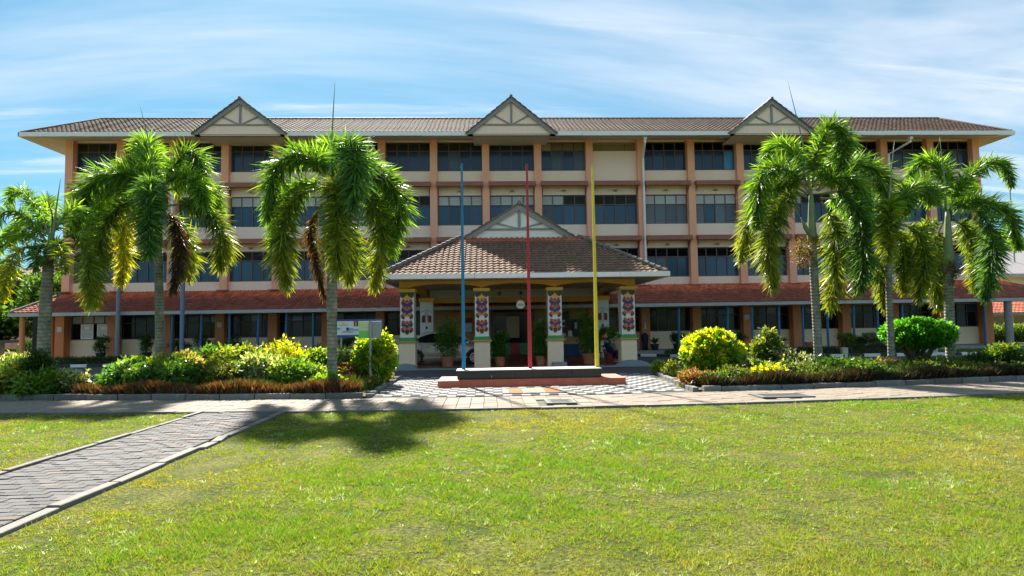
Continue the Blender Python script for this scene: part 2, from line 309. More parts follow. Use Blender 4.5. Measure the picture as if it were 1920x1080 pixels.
# foliage made of many small leaves gathered in sprigs over lumpy volumes
def leaves(name, blobs, nspr, per, size, pal, parent, mt=None, tip=None, zsq=1., hollow=.75, aspect=.5, droop=0., tipfrac=.4, seed=1, spread=1.6, bias=1.0):
    rs = np.random.RandomState(seed); wts = np.array([b[3] ** 2 if len(b) == 4 else (b[3] * b[4]) for b in blobs], float); wts /= wts.sum()
    idx = rs.choice(len(blobs), nspr, p=wts); B = np.array([(b[0], b[1], b[2], b[3], b[4] if len(b) > 4 else b[3] * zsq) for b in blobs], float)[idx]
    d = rs.normal(size=(nspr, 3)); d[:, 2] += .25 * bias; d /= np.linalg.norm(d, axis=1)[:, None]
    rr = hollow + (1 - hollow) * rs.rand(nspr) ** .5
    rr *= 1 + .13 * np.sin(d[:, 0] * 7 + B[:, 0]) * np.cos(d[:, 2] * 6 + B[:, 1])
    c = B[:, :3] + d * rr[:, None] * np.stack([B[:, 3], B[:, 3], B[:, 4]], 1)
    n = nspr * per; cc = np.repeat(c, per, 0); dd = np.repeat(d, per, 0)
    ax = dd + rs.normal(size=(n, 3)) * .8; ax[:, 2] -= droop; ax /= np.linalg.norm(ax, axis=1)[:, None]
    base = cc + rs.normal(size=(n, 3)) * size * spread * .45
    sd = np.cross(ax, rs.normal(size=(n, 3))); sd /= np.linalg.norm(sd, axis=1)[:, None]
    s = size * (.6 + .8 * rs.rand(n))[:, None]; nr = np.cross(ax, sd)
    p0 = base; p1 = base + ax * s * .5 + sd * s * aspect * .5 + nr * s * .08; p2 = base + ax * s - nr * s * .1; p3 = base + ax * s * .5 - sd * s * aspect * .5 + nr * s * .08
    V = np.stack([p0, p1, p2, p3], 1).reshape(-1, 3); F = np.arange(n * 4).reshape(n, 4)
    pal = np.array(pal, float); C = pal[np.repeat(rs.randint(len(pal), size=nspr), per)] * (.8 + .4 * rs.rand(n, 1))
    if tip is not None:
        young = np.repeat(rs.rand(nspr) < tipfrac * np.clip(.35 + .75 * d[:, 2] + .3 * rr, 0, 1.3), per); C[young] = np.array(tip) * (.85 + .3 * rs.rand(young.sum(), 1))  # sprigs of young leaves in the tip colour, commoner near the top and outside
    C = np.repeat(C, 4, 0); org = np.array([blobs[0][0], blobs[0][1], 0.])
    V[:, 2] = np.maximum(V[:, 2], .01)
    me = npmesh(name, V - org, F, C, mt or leaf); return link(name, me, Vector(org), parent)
def stems(p, blobs, parent, r=.02, base=None, name='stem', n=6, mt=None):
    mb = MB(); rr = random.Random(int(abs(p[0] * 100)))
    for b in blobs[:n]:
        t = Vector((b[0], b[1], b[2] + .1 * b[3])); q = Vector(p); mid = q.lerp(t, .5) + Vector((rr.uniform(-.03, .03), rr.uniform(-.03, .03), 0)); mb.tube([q, mid, t], [r, r * .8, r * .4], 6)
    return mb.obj(name, mt or barkm, parent, smooth=True)
# ================================================================ the setting: ground, road, paths
def near(x): return 11.68 + .0078 * (x - 1) ** 2
def far(x): return 13.6 + .0078 * (x - 1) ** 2
g = MB(); g.add([(-900, -900, 0), (900, -900, 0), (900, 1200, 0), (-900, 1200, 0)], [(0, 1, 2, 3)]); structure('lawn', g, lawnm, org=(0, 0, 0))
road = MB(); road.slab([(-70, 19.0), (70, 19.0), (70, 25.7), (10.5, 25.95), (8, 28.7), (5.9, 29.7), (5.9, 31), (-3.4, 31), (-3.4, 28.05), (-70, 28.05)], -.05, .006); structure('road', road, asphalt)
# far verge between kerb and building
# verandah slab
vs = MB(); vs.box(-24.0, -3.6, 30.9, 33.98, -.02, .15); structure('verandah_floor', vs, concrete)
vs = MB(); vs.box(5.95, 31.5, 30.9, 33.98, -.02, .15); structure('verandah_floor', vs, concrete)
pf = MB(); pf.box(-3.5, 5.85, 22.75, 33.98, -.02, .035); structure('porch_floor', pf, floorred)
pe = MB(); pe.box(-3.9, 6.2, 22.42, 22.75, -.02, .05); pe.obj('porch_kerb', greyedge, None)['kind'] = 'structure'

def paver_mesh(name, w, d, h, mt):
    q = MB(); q.box(-w / 2, w / 2, -d / 2, d / 2, -h, 0); q.box  # top at z = 0
    b = .006; top = [(-w / 2 + b, -d / 2 + b, 0), (w / 2 - b, -d / 2 + b, 0), (w / 2 - b, d / 2 - b, 0), (-w / 2 + b, d / 2 - b, 0)]
    q = MB(); lo = [(-w / 2, -d / 2, -h), (w / 2, -d / 2, -h), (w / 2, d / 2, -h), (-w / 2, d / 2, -h)]; mid = [(x, y, -b) for x, y, z in lo]
    q.add(lo + mid + top, [(0, 1, 5, 4), (1, 2, 6, 5), (2, 3, 7, 6), (3, 0, 4, 7), (4, 5, 9, 8), (5, 6, 10, 9), (6, 7, 11, 10), (7, 4, 8, 11), (8, 9, 10, 11)]); return q.mesh(name, mt)
def lay(root, name, cells, meshes, limit, camxy=(0, 0)):
    """cells: (x, y, z, rot, mesh index). The nearest ones become parts, the rest one part."""
    cells = sorted(cells, key=lambda c: (c[0] - camxy[0]) ** 2 + (c[1] - camxy[1]) ** 2); rest = {}
    for i, (x, y, z, r, k) in enumerate(cells):
        z += R.uniform(-.004, .004); tx = R.uniform(-.012, .012); ty = R.uniform(-.012, .012)
        if i < limit: link(name, meshes[k], (x, y, z), root, rot=(tx, ty, r))
        else: rest.setdefault(k, []).append((x, y, z, r))
    for k, lst in rest.items():
        me = meshes[k]; v0 = np.array([v.co[:] for v in me.vertices]); fs = [tuple(p.vertices) for p in me.polygons]; q = MB()
        for x, y, z, r in lst:
            c, s_ = math.cos(r), math.sin(r); q.add([(x + a * c - b * s_, y + a * s_ + b * c, z + e) for a, b, e in v0], fs)
        q.obj('far_' + name + 's', me.materials[0], root)['kind'] = 'stuff'
# --- the cross footpath
fp = thing('footpath', '', '', (1, 12.6, 0)); del fp['category']; del fp['label']; fp['kind'] = 'structure'
xs = [-15 + i * .5 for i in range(65)]
b = MB(); b.slab([(x, near(x)) for x in xs] + [(x, far(x)) for x in xs[::-1]], -.03, .018); b.obj('joint_bed', joint, fp)
PVM = [paver_mesh('paver', .262, .232, .05, paver), paver_mesh('paver', .262, .115, .05, paver)]
DR = [(1.15, 1.75, near(1.4) + .35, near(1.4) + .95), (5.6, 6.7, near(6.1) + .42, near(6.1) + 1.02)]
cells = []
x = -14.8; k = 0
while x < 16.8:
    y0 = near(x) + .02; y1 = far(x) - .02; yy = y0; r_ = math.atan(.0156 * (x - 1)); j = 0
    if k % 2: cells.append((x, yy + .058, .036, r_, 1)); yy += .1215
    while yy + .236 < y1 + .02:
        if not any(a - .05 < x < b_ + .05 and c - .12 < yy + .118 < d + .12 for a, b_, c, d in DR): cells.append((x, yy + .118, .036, r_, 0))
        yy += .24; j += 1
    if yy + .118 < y1 + .02: cells.append((x, yy + .058, .036, r_, 1))
    x += .27; k += 1
lay(fp, 'paver', cells, PVM, 300, (1.0, 11.5))
EDM = paver_mesh('edging_slab', .985, .1, .12, kerbpale); x = -14.5
while x < 16.5: link('edging_slab', EDM, (x, near(x) - .05, .042 + R.uniform(-.006, .006)), fp, rot=(0, 0, math.atan(.0156 * (x - 1)) + R.uniform(-.006, .006))); x += 1.0
for i, (a, b_, c, d) in enumerate(DR):
    t = thing('drain_cover', ['grey steel drain cover set into the footpath below the podium', 'wide grey drain cover in the footpath beside the right planting bed'][i], 'drain cover', ((a + b_) / 2, (c + d) / 2, .03), 'drain covers in the footpath')
    q = MB(); q.box(a, b_, c, c + .07, .03, .062); q.box(a, b_, d - .07, d, .03, .062); q.box(a, a + .07, c + .07, d - .07, .03, .062); q.box(b_ - .07, b_, c + .07, d - .07, .03, .062); q.obj('surround', kerbpale, t)
    q = MB(); q.box(a + .075, b_ - .075, c + .075, d - .075, .03, .056)
    for s_ in range(5): yy = c + .11 + s_ * .09; q.box(a + .12, b_ - .12, yy, yy + .012, .056, .060)
    q.obj('plate', drainm, t)
# --- the narrow path that runs towards the camera
np_ = thing('narrow_path', '', '', (-4.7, 8, 0)); del np_['category']; del np_['label']; np_['kind'] = 'structure'
b = MB(); b.box(-5.4, -3.97, 2.5, near(-4.7) - .11, -.02, .012); b.obj('joint_bed', joint, np_)
BM = [paver_mesh('brick', .212, .108, .06, paver2), paver_mesh('brick', .212, .108, .06, paverpink), paver_mesh('brick', .104, .108, .06, paver2)]
cells = []; y = 2.6; k = 0
while y < near(-4.7) - .17:
    x = -5.385; 
    if k % 2: cells.append((x + .052, y, .032, 0, 2)); x += .109
    while x + .212 < -3.97: cells.append((x + .106, y, .032 + R.uniform(-.004, .004), R.uniform(-.02, .02), 1 if R.random() < .10 else 0)); x += .2165
    if x + .104 < -3.965: cells.append((x + .052, y, .032, 0, 2))
    y += .113; k += 1
cells = [c for c in cells if c[1] > 4.3] ; lay(np_, 'brick', cells, BM, 300, (-4.5, 3.0))
y = 2.8; EL = paver_mesh('edging_slab', .08, .78, .12, kerbpale); ER = paver_mesh('edging_slab', .115, .86, .12, kerbpale); EB = paver_mesh('edging_slab', .15, .42, .12, kerbpale)
while y < 11.7: link('edging_slab', EL, (-5.46 + R.uniform(-.008, .008), y, .048 + R.uniform(-.012, .006)), np_, rot=(R.uniform(-.01, .01), R.uniform(-.02, .02), R.uniform(-.012, .012))); y += .8
y = 2.6
while y < 11.6:
    if 8.0 < y < 9.3: link('edging_slab', EB, (-3.86 + R.uniform(-.05, .05), y - .2, .05 + R.uniform(-.03, .03)), np_, rot=(R.uniform(-.1, .1), R.uniform(-.12, .12), R.uniform(-.25, .25))); y += .46
    else: link('edging_slab', ER, (-3.885 + R.uniform(-.012, .012), y, .044 + R.uniform(-.012, .006)), np_, rot=(R.uniform(-.012, .012), R.uniform(-.03, .03), R.uniform(-.015, .015))); y += .885
# --- chequered plaza
pz = thing('chequered_plaza', '', '', (1.3, 16, 0)); del pz['category']; del pz['label']; pz['kind'] = 'structure'
b = MB(); b.slab([(-2.62, far(-2.6) - .0), (1, far(1)), (4.62, far(4.6) - .0), (5.12, 19.0), (-2.62, 19.0)], -.02, .022); b.obj('joint_bed', joint, pz)
TM = [paver_mesh('tile', .206, .276, .03, chkw), paver_mesh('tile', .206, .276, .03, chkg)]; cells = []
EMB = (.34, 1.81, 14.06, 15.20)
for i in range(-12, 28):
    for j in range(28):
        x = i * .21 + .02; y = 13.80 + j * .28; xr = 4.62 + (y - 13.66) * .095
        if x - .1 < -2.6 or x + .1 > xr - .05 or y > 18.85 or y - .2 < far(x) - .05: continue
        if -1.3 < x < 3.58 and 15.72 < y < 16.95: continue
        if EMB[0] - .06 < x < EMB[1] + .06 and EMB[2] - .15 < y < EMB[3] + .15: continue
        cells.append((x, y, .037, 0, (i + j) % 2))
lay(pz, 'tile', cells, TM, 300, (1.3, 12))
em = thing('floor_emblem', 'orange and yellow mosaic emblem in a pale frame in front of the flagpole podium', 'emblem', (1.07, 14.8, .02))
x0, x1, y0, y1 = EMB; q = MB(); q.box(x0, x1, y0, y0 + .1, .02, .045); q.box(x0, x1, y1 - .1, y1, .02, .045); q.box(x0, x0 + .1, y0 + .1, y1 - .1, .02, .045); q.box(x1 - .1, x1, y0 + .1, y1 - .1, .02, .045); q.obj('frame', kerbpale, em)
q = MB(); q.box(x0 + .11, x1 - .11, y0 + .11, y1 - .11, .02, .036); q.obj('ground_panel', chkw, em)
for k, (a, c) in enumerate([((.48, .82), orm), ((1.34, 1.68), orm)]):
    q = MB()
    for s_ in range(7): yy = y0 + .2 + s_ * .105; q.box(a[0], a[1], yy, yy + .085, .036, .044)
    q.obj('orange_bars', c, em)
q = MB(); q.slab([(.86, 14.33), (1.1, 14.25), (1.16, 14.43), (1.02, 14.61), (.84, 14.57)], .036, .046); q.obj('yellow_figure', yellowcap, em)
q = MB(); q.slab([(1.04, 14.69), (1.3, 14.67), (1.33, 14.91), (1.08, 14.95)], .036, .046); q.obj('yellow_figure', yellowcap, em)
q = MB(); q.slab([(.84, 14.65), (1.0, 14.65), (1.0, 14.89), (.86, 14.83)], .036, .045); q.slab([(1.18, 14.33), (1.32, 14.33), (1.3, 14.59), (1.2, 14.61)], .036, .045); q.obj('brown_figure', tanp, em)
# --- podium
pod = thing('flagpole_podium', 'low red tiled step carrying a black granite plinth for the flagpoles', 'podium', (1.13, 16.3, 0))
for i in range(8):
    a = -1.28 + i * .605; q = MB(); q.box(a + .002, a + .603, 15.7, 16.95, .0, .19); q.box(a, a + .605, 15.68, 16.97, .19, .205); q.obj('red_tile_block', redtile, pod)
edges = [-.8, .1, .72, 1.16, 1.76, 2.2, 2.98]
for a, c in zip(edges[:-1], edges[1:]): q = MB(); q.box(a + .003, c - .003, 15.95, 16.62, .206, .425); q.obj('granite_panel', blackgran, pod)
q = MB(); q.box(-.82, 3.0, 15.93, 16.64, .426, .447); q.obj('coping', slabpale, pod, bevel=.004)
for (xb, xt, zt, mt_, c) in ((-.64, -.64, 5.95, bluepole, 'blue'), (1.13, 1.13, 5.93, redpole, 'dark red'), (2.93, 2.93, 5.88, yelpole, 'yellow')):
    t = thing('flagpole', 'tall bare %s flagpole, %s on the black plinth' % (c, {'blue': 'left one', 'dark red': 'the middle one', 'yellow': 'right one'}[c]), 'flagpole', (xb, 16.3, .447), 'flagpoles on the podium')
    q = MB(); a = .052; e = .028
    q.add([(xb - a, 16.3 - a, .45), (xb + a, 16.3 - a, .45), (xb + a, 16.3 + a, .45), (xb - a, 16.3 + a, .45), (xt - e, 16.3 - e, zt), (xt + e, 16.3 - e, zt), (xt + e, 16.3 + e, zt), (xt - e, 16.3 + e, zt)], [(0, 3, 2, 1), (4, 5, 6, 7), (0, 1, 5, 4), (1, 2, 6, 5), (2, 3, 7, 6), (3, 0, 4, 7)])
    q.obj('pole', mt_, t, bevel=.012); q = MB(); q.tube([(xt, 16.3, zt), (xt, 16.3, zt + .05)], .028, 8); q.tube([(xt - .05, 16.3, zt - .06), (xt + .03, 16.3, zt - .06)], .01, 6); q.obj('cap', mt_, t)
# --- planting beds: soil, edge stones
bd = thing('left_planting_bed', '', '', (-7, 15, 0)); del bd['category']; del bd['label']; bd['kind'] = 'structure'
b = MB(); b.slab([(x, far(x) + .14) for x in [-9.9, -8, -6, -4, -2.72]] + [(-2.72, 18.8), (-9.5, 18.8)], -.02, .06); b.obj('soil', soil, bd)
be = thing('right_planting_bed', '', '', (9, 15, 0)); del be['category']; del be['label']; be['kind'] = 'structure'
b = MB(); b.slab([(x, far(x) + .14) for x in [4.75, 7, 9, 11, 13, 15, 17]] + [(19, 19.0), (5.2, 19.0)], -.02, .06); b.obj('soil', soil, be)
KM = paver_mesh('kerb_stone', .78, .13, .2, kerbgrey); KS = paver_mesh('kerb_stone', .4, .13, .2, kerbgrey)
x = -14.4
while x < -2.8: link('kerb_stone', KM, (x, far(x) + .075, .15 + R.uniform(-.012, .012)), bd, rot=(R.uniform(-.04, .04), R.uniform(-.012, .012), math.atan(.0156 * (x - 1)) + R.uniform(-.01, .01))); x += .8
y = 14.1
for y in (14.1, 14.55, 15.2, 15.9, 16.7, 17.4, 18.1, 18.6): link('kerb_stone', KS, (-2.68, y, .12 + R.uniform(-.03, .02)), bd, rot=(R.uniform(-.1, .1), R.uniform(-.1, .1), PI / 2 + R.uniform(-.08, .08)))
x = 5.1
while x < 17: link('kerb_stone', KM if x > 6 else KS, (x, far(x) + .075, .14 + R.uniform(-.015, .015)), be, rot=(R.uniform(-.05, .05), R.uniform(-.015, .015), math.atan(.0156 * (x - 1)) + R.uniform(-.015, .015))); x += .8 if x > 6 else .42
for i in range(11): y = 14.0 + i * .46; link('kerb_stone', KS, (4.72 + (y - 13.66) * .095, y, .11 + R.uniform(-.01, .01)), be, rot=(R.uniform(-.02, .02), R.uniform(-.02, .02), PI / 2 - .09))
# --- black and white road kerbs
for pts, who in (([(-40, 28.1), (-3.6, 28.1)], 'left_road_kerb'), ([(5.95, 29.7), (8.05, 28.75), (10.55, 26.0), (46, 25.75)], 'right_road_kerb')):
    rk = thing(who, '', '', (pts[0][0], pts[0][1], 0)); del rk['category']; del rk['label']; rk['kind'] = 'structure'; kb = [paver_mesh('kerb_block', .71, .16, .2, white), paver_mesh('kerb_block', .71, .16, .2, black)]; k = 0
    for (xa, ya), (xb, yb) in zip(pts[:-1], pts[1:]):
        d = math.hypot(xb - xa, yb - ya); n_ = max(1, round(d / .72))
        for i in range(n_):
            t = (i + .5) / n_; link('kerb_block', kb[k % 2], (xa + (xb - xa) * t, ya + (yb - ya) * t, .13), rk, rot=(0, 0, math.atan2(yb - ya, xb - xa)), scale=(d / n_ / .72, 1, 1)); k += 1

# ================================================================ the main building
CX = [-22.75, -20.02, -17.2, -14.38, -11.57, -8.7, -5.8, -2.9, .02, 2.96, 5.9, 8.84, 11.73, 14.58, 17.42, 20.26, 23.06, 25.82, 28.55]
BW = .40
bld = thing('office_building', 'long four storey cream office building with orange pillars and a brown tiled roof', 'building', (3, 34, 0))
w = MB(); w.box(-22.9, 28.7, 34.32, 41.5, .15, 12.1)     # body behind the glass
w.obj('building_core', dark, bld)
w = MB()
FL = [(10.33, 11.50, 12.00), (7.24, 8.38, 8.94), (4.21, 5.36, 5.88)]
for i in range(18):
    x0 = CX[i] + BW / 2 - .06; x1 = CX[i + 1] - BW / 2 + .06
    bands = [(12.0, 12.14), (8.94, 10.33), (5.88, 7.24), (3.72, 4.21)]
    if i == 10: bands = [(12.0, 12.14), (8.94, 11.46), (5.88, 7.24), (3.72, 4.21)]
    for z0, z1 in bands: w = MB(); w.box(x0, x1, 34.0, 34.30, z0, z1); w.obj('wall_panel', cream, bld)
w = MB(); 
for i in range(18): w.box(CX[i] + BW / 2 - .05, CX[i + 1] - BW / 2 + .05, 33.97, 34.3, 3.6, 3.719)
w.obj('base_band', hoodm, bld)
w = MB(); w.box(-22.92, -22.75, 34.3, 41.5, .15, 12.1); w.obj('side_wall', cream, bld)
w = MB(); w.box(28.55, 28.72, 34.3, 41.5, .15, 12.1); w.obj('side_wall', cream, bld)
pm = MB(); pm.box(-BW / 2, BW / 2, 0, .45, 0, 8.4); pmm = pm.mesh('pillar', orange)
plm = MB(); plm.box(-.235, .235, 0, .5, 0, 2.35); plmm = plm.mesh('lower_pillar', orange_low)
for i, x in enumerate(CX):
    link('pillar', pmm, (x, 33.72, 3.72), bld)
    if not 7 <= i <= 9: link('lower_pillar', plmm, (x - .05, 33.45, .15), bld)
# footings where the pillars meet the verandah roof
q = MB(); q.box(-.32, .32, -.12, 0, 0, .05); fo = q.mesh('pillar_flashing', hoodm)
for x in CX: link('pillar_flashing', fo, (x, 33.7, 3.70), bld)
# windows: a frame with four lower panes and four upper lights
def grid_frame(W_, zb, zt, zh, n=4, t=.05):
    q = MB(); H = zh - zb
    q.box(-W_ / 2, W_ / 2, 0, .09, 0, t); q.box(-W_ / 2, W_ / 2, 0, .09, H - t, H); q.box(-W_ / 2, W_ / 2, -.004, .086, zt - zb - t / 2, zt - zb + t / 2)
    for k in range(n + 1):
        x = -W_ / 2 + W_ * k / n; x = max(-W_ / 2 + t / 2, min(W_ / 2 - t / 2, x)); q.box(x - t / 2, x + t / 2, .003, .093, t, H - t)
    return q.mesh('frame', framem)
W0 = 2.40
frames = {z: grid_frame(W0, *z) for z in FL}
def pane_mesh(w_, h_, mt): q = MB(); q.box(-w_ / 2, w_ / 2, 0, .02, 0, h_); return q.mesh('pane', mt)
def louvre_mesh(w_, h_, mt, ns=6):
    q = MB()
    for k in range(ns): z = h_ * k / ns; q.add([(-w_ / 2, -.03, z), (w_ / 2, -.03, z), (w_ / 2, .02, z + h_ / ns * 1.15), (-w_ / 2, .02, z + h_ / ns * 1.15), (-w_ / 2, -.022, z), (w_ / 2, -.022, z), (w_ / 2, .028, z + h_ / ns * 1.15), (-w_ / 2, .028, z + h_ / ns * 1.15)], [(0, 1, 2, 3), (7, 6, 5, 4), (0, 4, 5, 1), (1, 5, 6, 2), (2, 6, 7, 3), (3, 7, 4, 0)])
    return q.mesh('louvre', mt)
PW = W0 / 4 - .05
PM = {}
def pm_(kind, w_, h_, mt, ns=6):
    key = (kind, round(w_, 3), round(h_, 3), mt.name, ns)
    if key not in PM: PM[key] = pane_mesh(w_, h_, mt) if kind == 'p' else louvre_mesh(w_, h_, mt, ns)
    return PM[key]
WHITE3 = {3: 'wwww', 2: 'dddd', 4: 'wwww', 5: 'wwww', 8: 'wwww', 7: 'wwww', 9: 'wwdd', 10: 'dddd', 11: 'wwww', 12: 'wwww', 13: 'wwww', 14: 'wddd', 15: 'dwww'}
for fi, z in enumerate(FL):
    zb, zt, zh = z
    for i in range(18):
        cx_ = (CX[i] + CX[i + 1]) / 2; wd = CX[i + 1] - CX[i] - BW; sc = wd / W0
        if fi == 0 and i == 10:
            fr = link('window', louvre_mesh(wd, .52, framem, 1), (cx_, 34.2, 11.47), bld); q = MB()
            fr.data = bpy.data.meshes.new('frame'); 
            q.box(-wd / 2, wd / 2, 0, .06, 0, .04); q.box(-wd / 2, wd / 2, 0, .06, .49, .53)
            for k in range(5): x = -wd / 2 + .03 + (wd - .06) * k / 4; q.box(x - .025, x + .025, .003, .057, .04, .49)
            fr.data = q.mesh('frame', louvbeige)
            for k in range(4): link('louvre', pm_('l', wd / 4 - .06, .46, louvbeige, 5), (cx_ + wd * (k - 1.5) / 4, 34.21, 11.50), fr)
            continue
        fr = link('window', frames[z], (cx_, 34.08, zb), bld, scale=(sc, 1, 1)); WL[fr] = Vector((cx_, 34.08, zb))
        lowl = fi == 1 and i in (11,) or fi == 2 and i in (1,)
        for k in range(4):
            xx = W0 * (k - 1.5) / 4
            def sub(name, me, dz, ry=0.):
                o = bpy.data.objects.new(name, me); COL.objects.link(o); o.parent = fr; o.location = (xx, .05, dz); o.rotation_euler = (R.uniform(-.012, .012), 0, R.uniform(-.012, .012))
            gm = glassd if fi == 0 else glassb
            if fi == 1 and i == 12: gm = glassb if k in (1,) else louvg
            if R.random() < .09: gm = curtained
            if fi == 0 and i == 12 and k == 3: gm = glassbright
            if (fi == 1 and i == 11) or (fi == 1 and i == 12 and k != 1): sub('louvre', pm_('l', PW, zt - zb - .08, louvg, 10), .05)
            else: sub('pane', pm_('p', PW, zt - zb - .08, gm), .05)
            top = 'dddd'
            if fi == 1: top = WHITE3.get(i, 'dddd')
            if fi == 0 and i == 9: top = 'vbbb'
            c = top[k]
            if c == 'w': sub('louvre', pm_('l', PW, zh - zt - .08, louvw, 5), zt - zb + .03)
            elif c == 'd': sub('louvre', pm_('l', PW, zh - zt - .08, louvd if fi == 1 or i < 10 else glassg, 5), zt - zb + .03)
            elif c == 'b': sub('louvre', pm_('l', PW, zh - zt - .08, louvbeige, 7), zt - zb + .03)
            else:
                q = MB(); q.box(-PW / 2, PW / 2, 0, .02, 0, zh - zt - .08); q.box(-.14, .14, -.03, 0, .1, .3)
                for s_ in range(3): q.box(-.12, .12, -.04, -.03, .13 + s_ * .055, .15 + s_ * .055)
                sub('vent_panel', q.mesh('vent_panel', louvbeige), zt - zb + .03)
# sun hoods with their side brackets, and the round wall lamp beneath
for fi, (zh0, zh1) in enumerate(((9.33, 9.62), (6.22, 6.52))):
    for i in range(18):
        x0 = CX[i] + BW / 2 - .05; x1 = CX[i + 1] - BW / 2 + .05
        q = MB(); q.prismx([(33.38, zh0 + .03), (33.38, zh1 - .02), (34.0, zh1 + .04), (34.0, zh0 + .12), (33.5, zh0)], x0 + .006, x1 - .006)
        q.prismx([(33.5, zh0), (33.98, zh0), (33.98, zh0 - .38)], x0 + .06, x0 + .11); q.prismx([(33.5, zh0), (33.98, zh0), (33.98, zh0 - .38)], x1 - .11, x1 - .06); q.obj('sun_hood', hoodm, bld)
        q = MB(); xc = (x0 + x1) / 2; q.lathe((xc, 33.86, zh0 - .23), [(.02, 0), (.09, .02), (.13, .06), (.14, .075), (.05, .09)], 10); q.box(xc - .03, xc + .03, 33.86, 33.99, zh0 - .16, zh0 - .12); q.obj('wall_lamp', louvbeige, bld)
# main roof
roof = link('roof', None, (3, 34, 12), bld)
roof = roof if roof else None
def colbrown(t, s_):
    k = R.random(); b_ = [(.080, .044, .029), (.09, .05, .032), (.068, .037, .025), (.10, .058, .038)][int(k * 4)]; f = R.uniform(.85, 1.15); return tuple(a * f for a in b_)
EZ = 12.03; RYY = 36.2; RZ = 14.1
tile_slope((-24.2, 32.2, EZ - .06), (29.4, 32.2, EZ - .06), (28.3, RYY, RZ), (-22.65, RYY, RZ), .24, 12, roof, tilebrown, colbrown, amp=.022, lift=.035)
q = MB(); q.add([(-24.2, 40.5, EZ), (29.4, 40.5, EZ), (28.3, RYY, RZ + .02), (-22.65, RYY, RZ + .02)], [(0, 1, 2, 3)]); q.add([(-24.2, 32.2, EZ), (-24.2, 40.5, EZ), (-22.65, RYY, RZ)], [(0, 1, 2)]); q.add([(29.4, 32.2, EZ), (29.4, 40.5, EZ), (28.3, RYY, RZ)], [(0, 1, 2)]); q.obj('rear_slopes', ridgem, roof)
q = MB()
for i in range(130): x = -22.65 + i * .392; q.tube([(x, RYY, RZ + .02), (x + .41, RYY, RZ + .035)], .075, 6)
q.obj('ridge_caps', ridgem, roof)['kind'] = 'stuff'
for xa, xb in ((-24.2, -22.65), (29.4, 28.3)): q = MB(); q.tube([(xa, 32.2, EZ), (xb, RYY, RZ + .02)], .07, 8); q.obj('hip_ridge', ridgem, roof)
# gutter boards round the eave
GAB = [(-12.92, 13.72), (1.43, 13.84), (15.72, 13.72)]; GH = 2.42
x = -24.25
while x < 29.4:
    x1 = min(x + R.choice((1.3, 1.6, 1.9)), 29.42)
    segs = [(x, x1)]
    for gx, _ in GAB:
        new = []
        for a, c in segs:
            if c <= gx - GH + .06 or a >= gx + GH - .06: new.append((a, c)); continue
            if a < gx - GH + .06: new.append((a, gx - GH + .06))
            if c > gx + GH - .06: new.append((gx + GH - .06, c))
        segs = new
    for a, c in segs:
        if c - a > .05: q = MB(); q.box(a + .004, c - .004, 32.06, 32.2, 11.77 + R.uniform(-.005, .005), 12.0); q.obj('gutter_panel', gutterm, bld, bevel=.01)
    x = x1
q = MB(); q.box(-24.27, -24.2, 32.06, 40.5, 11.77, 12.0); q.box(29.4, 29.47, 32.06, 40.5, 11.77, 12.0); q.obj('side_gutter', gutterm, bld)
q = MB(); q.add([(-24.2, 32.2, 11.76), (29.4, 32.2, 11.76), (29.4, 40.5, 11.76), (-24.2, 40.5, 11.76), (-22.9, 34, 12.10), (28.7, 34, 12.10), (28.7, 40, 12.10), (-22.9, 40, 12.10)], [(0, 1, 5, 4), (1, 2, 6, 5), (2, 3, 7, 6), (3, 0, 4, 7)]); q.obj('soffit', soffit, bld)
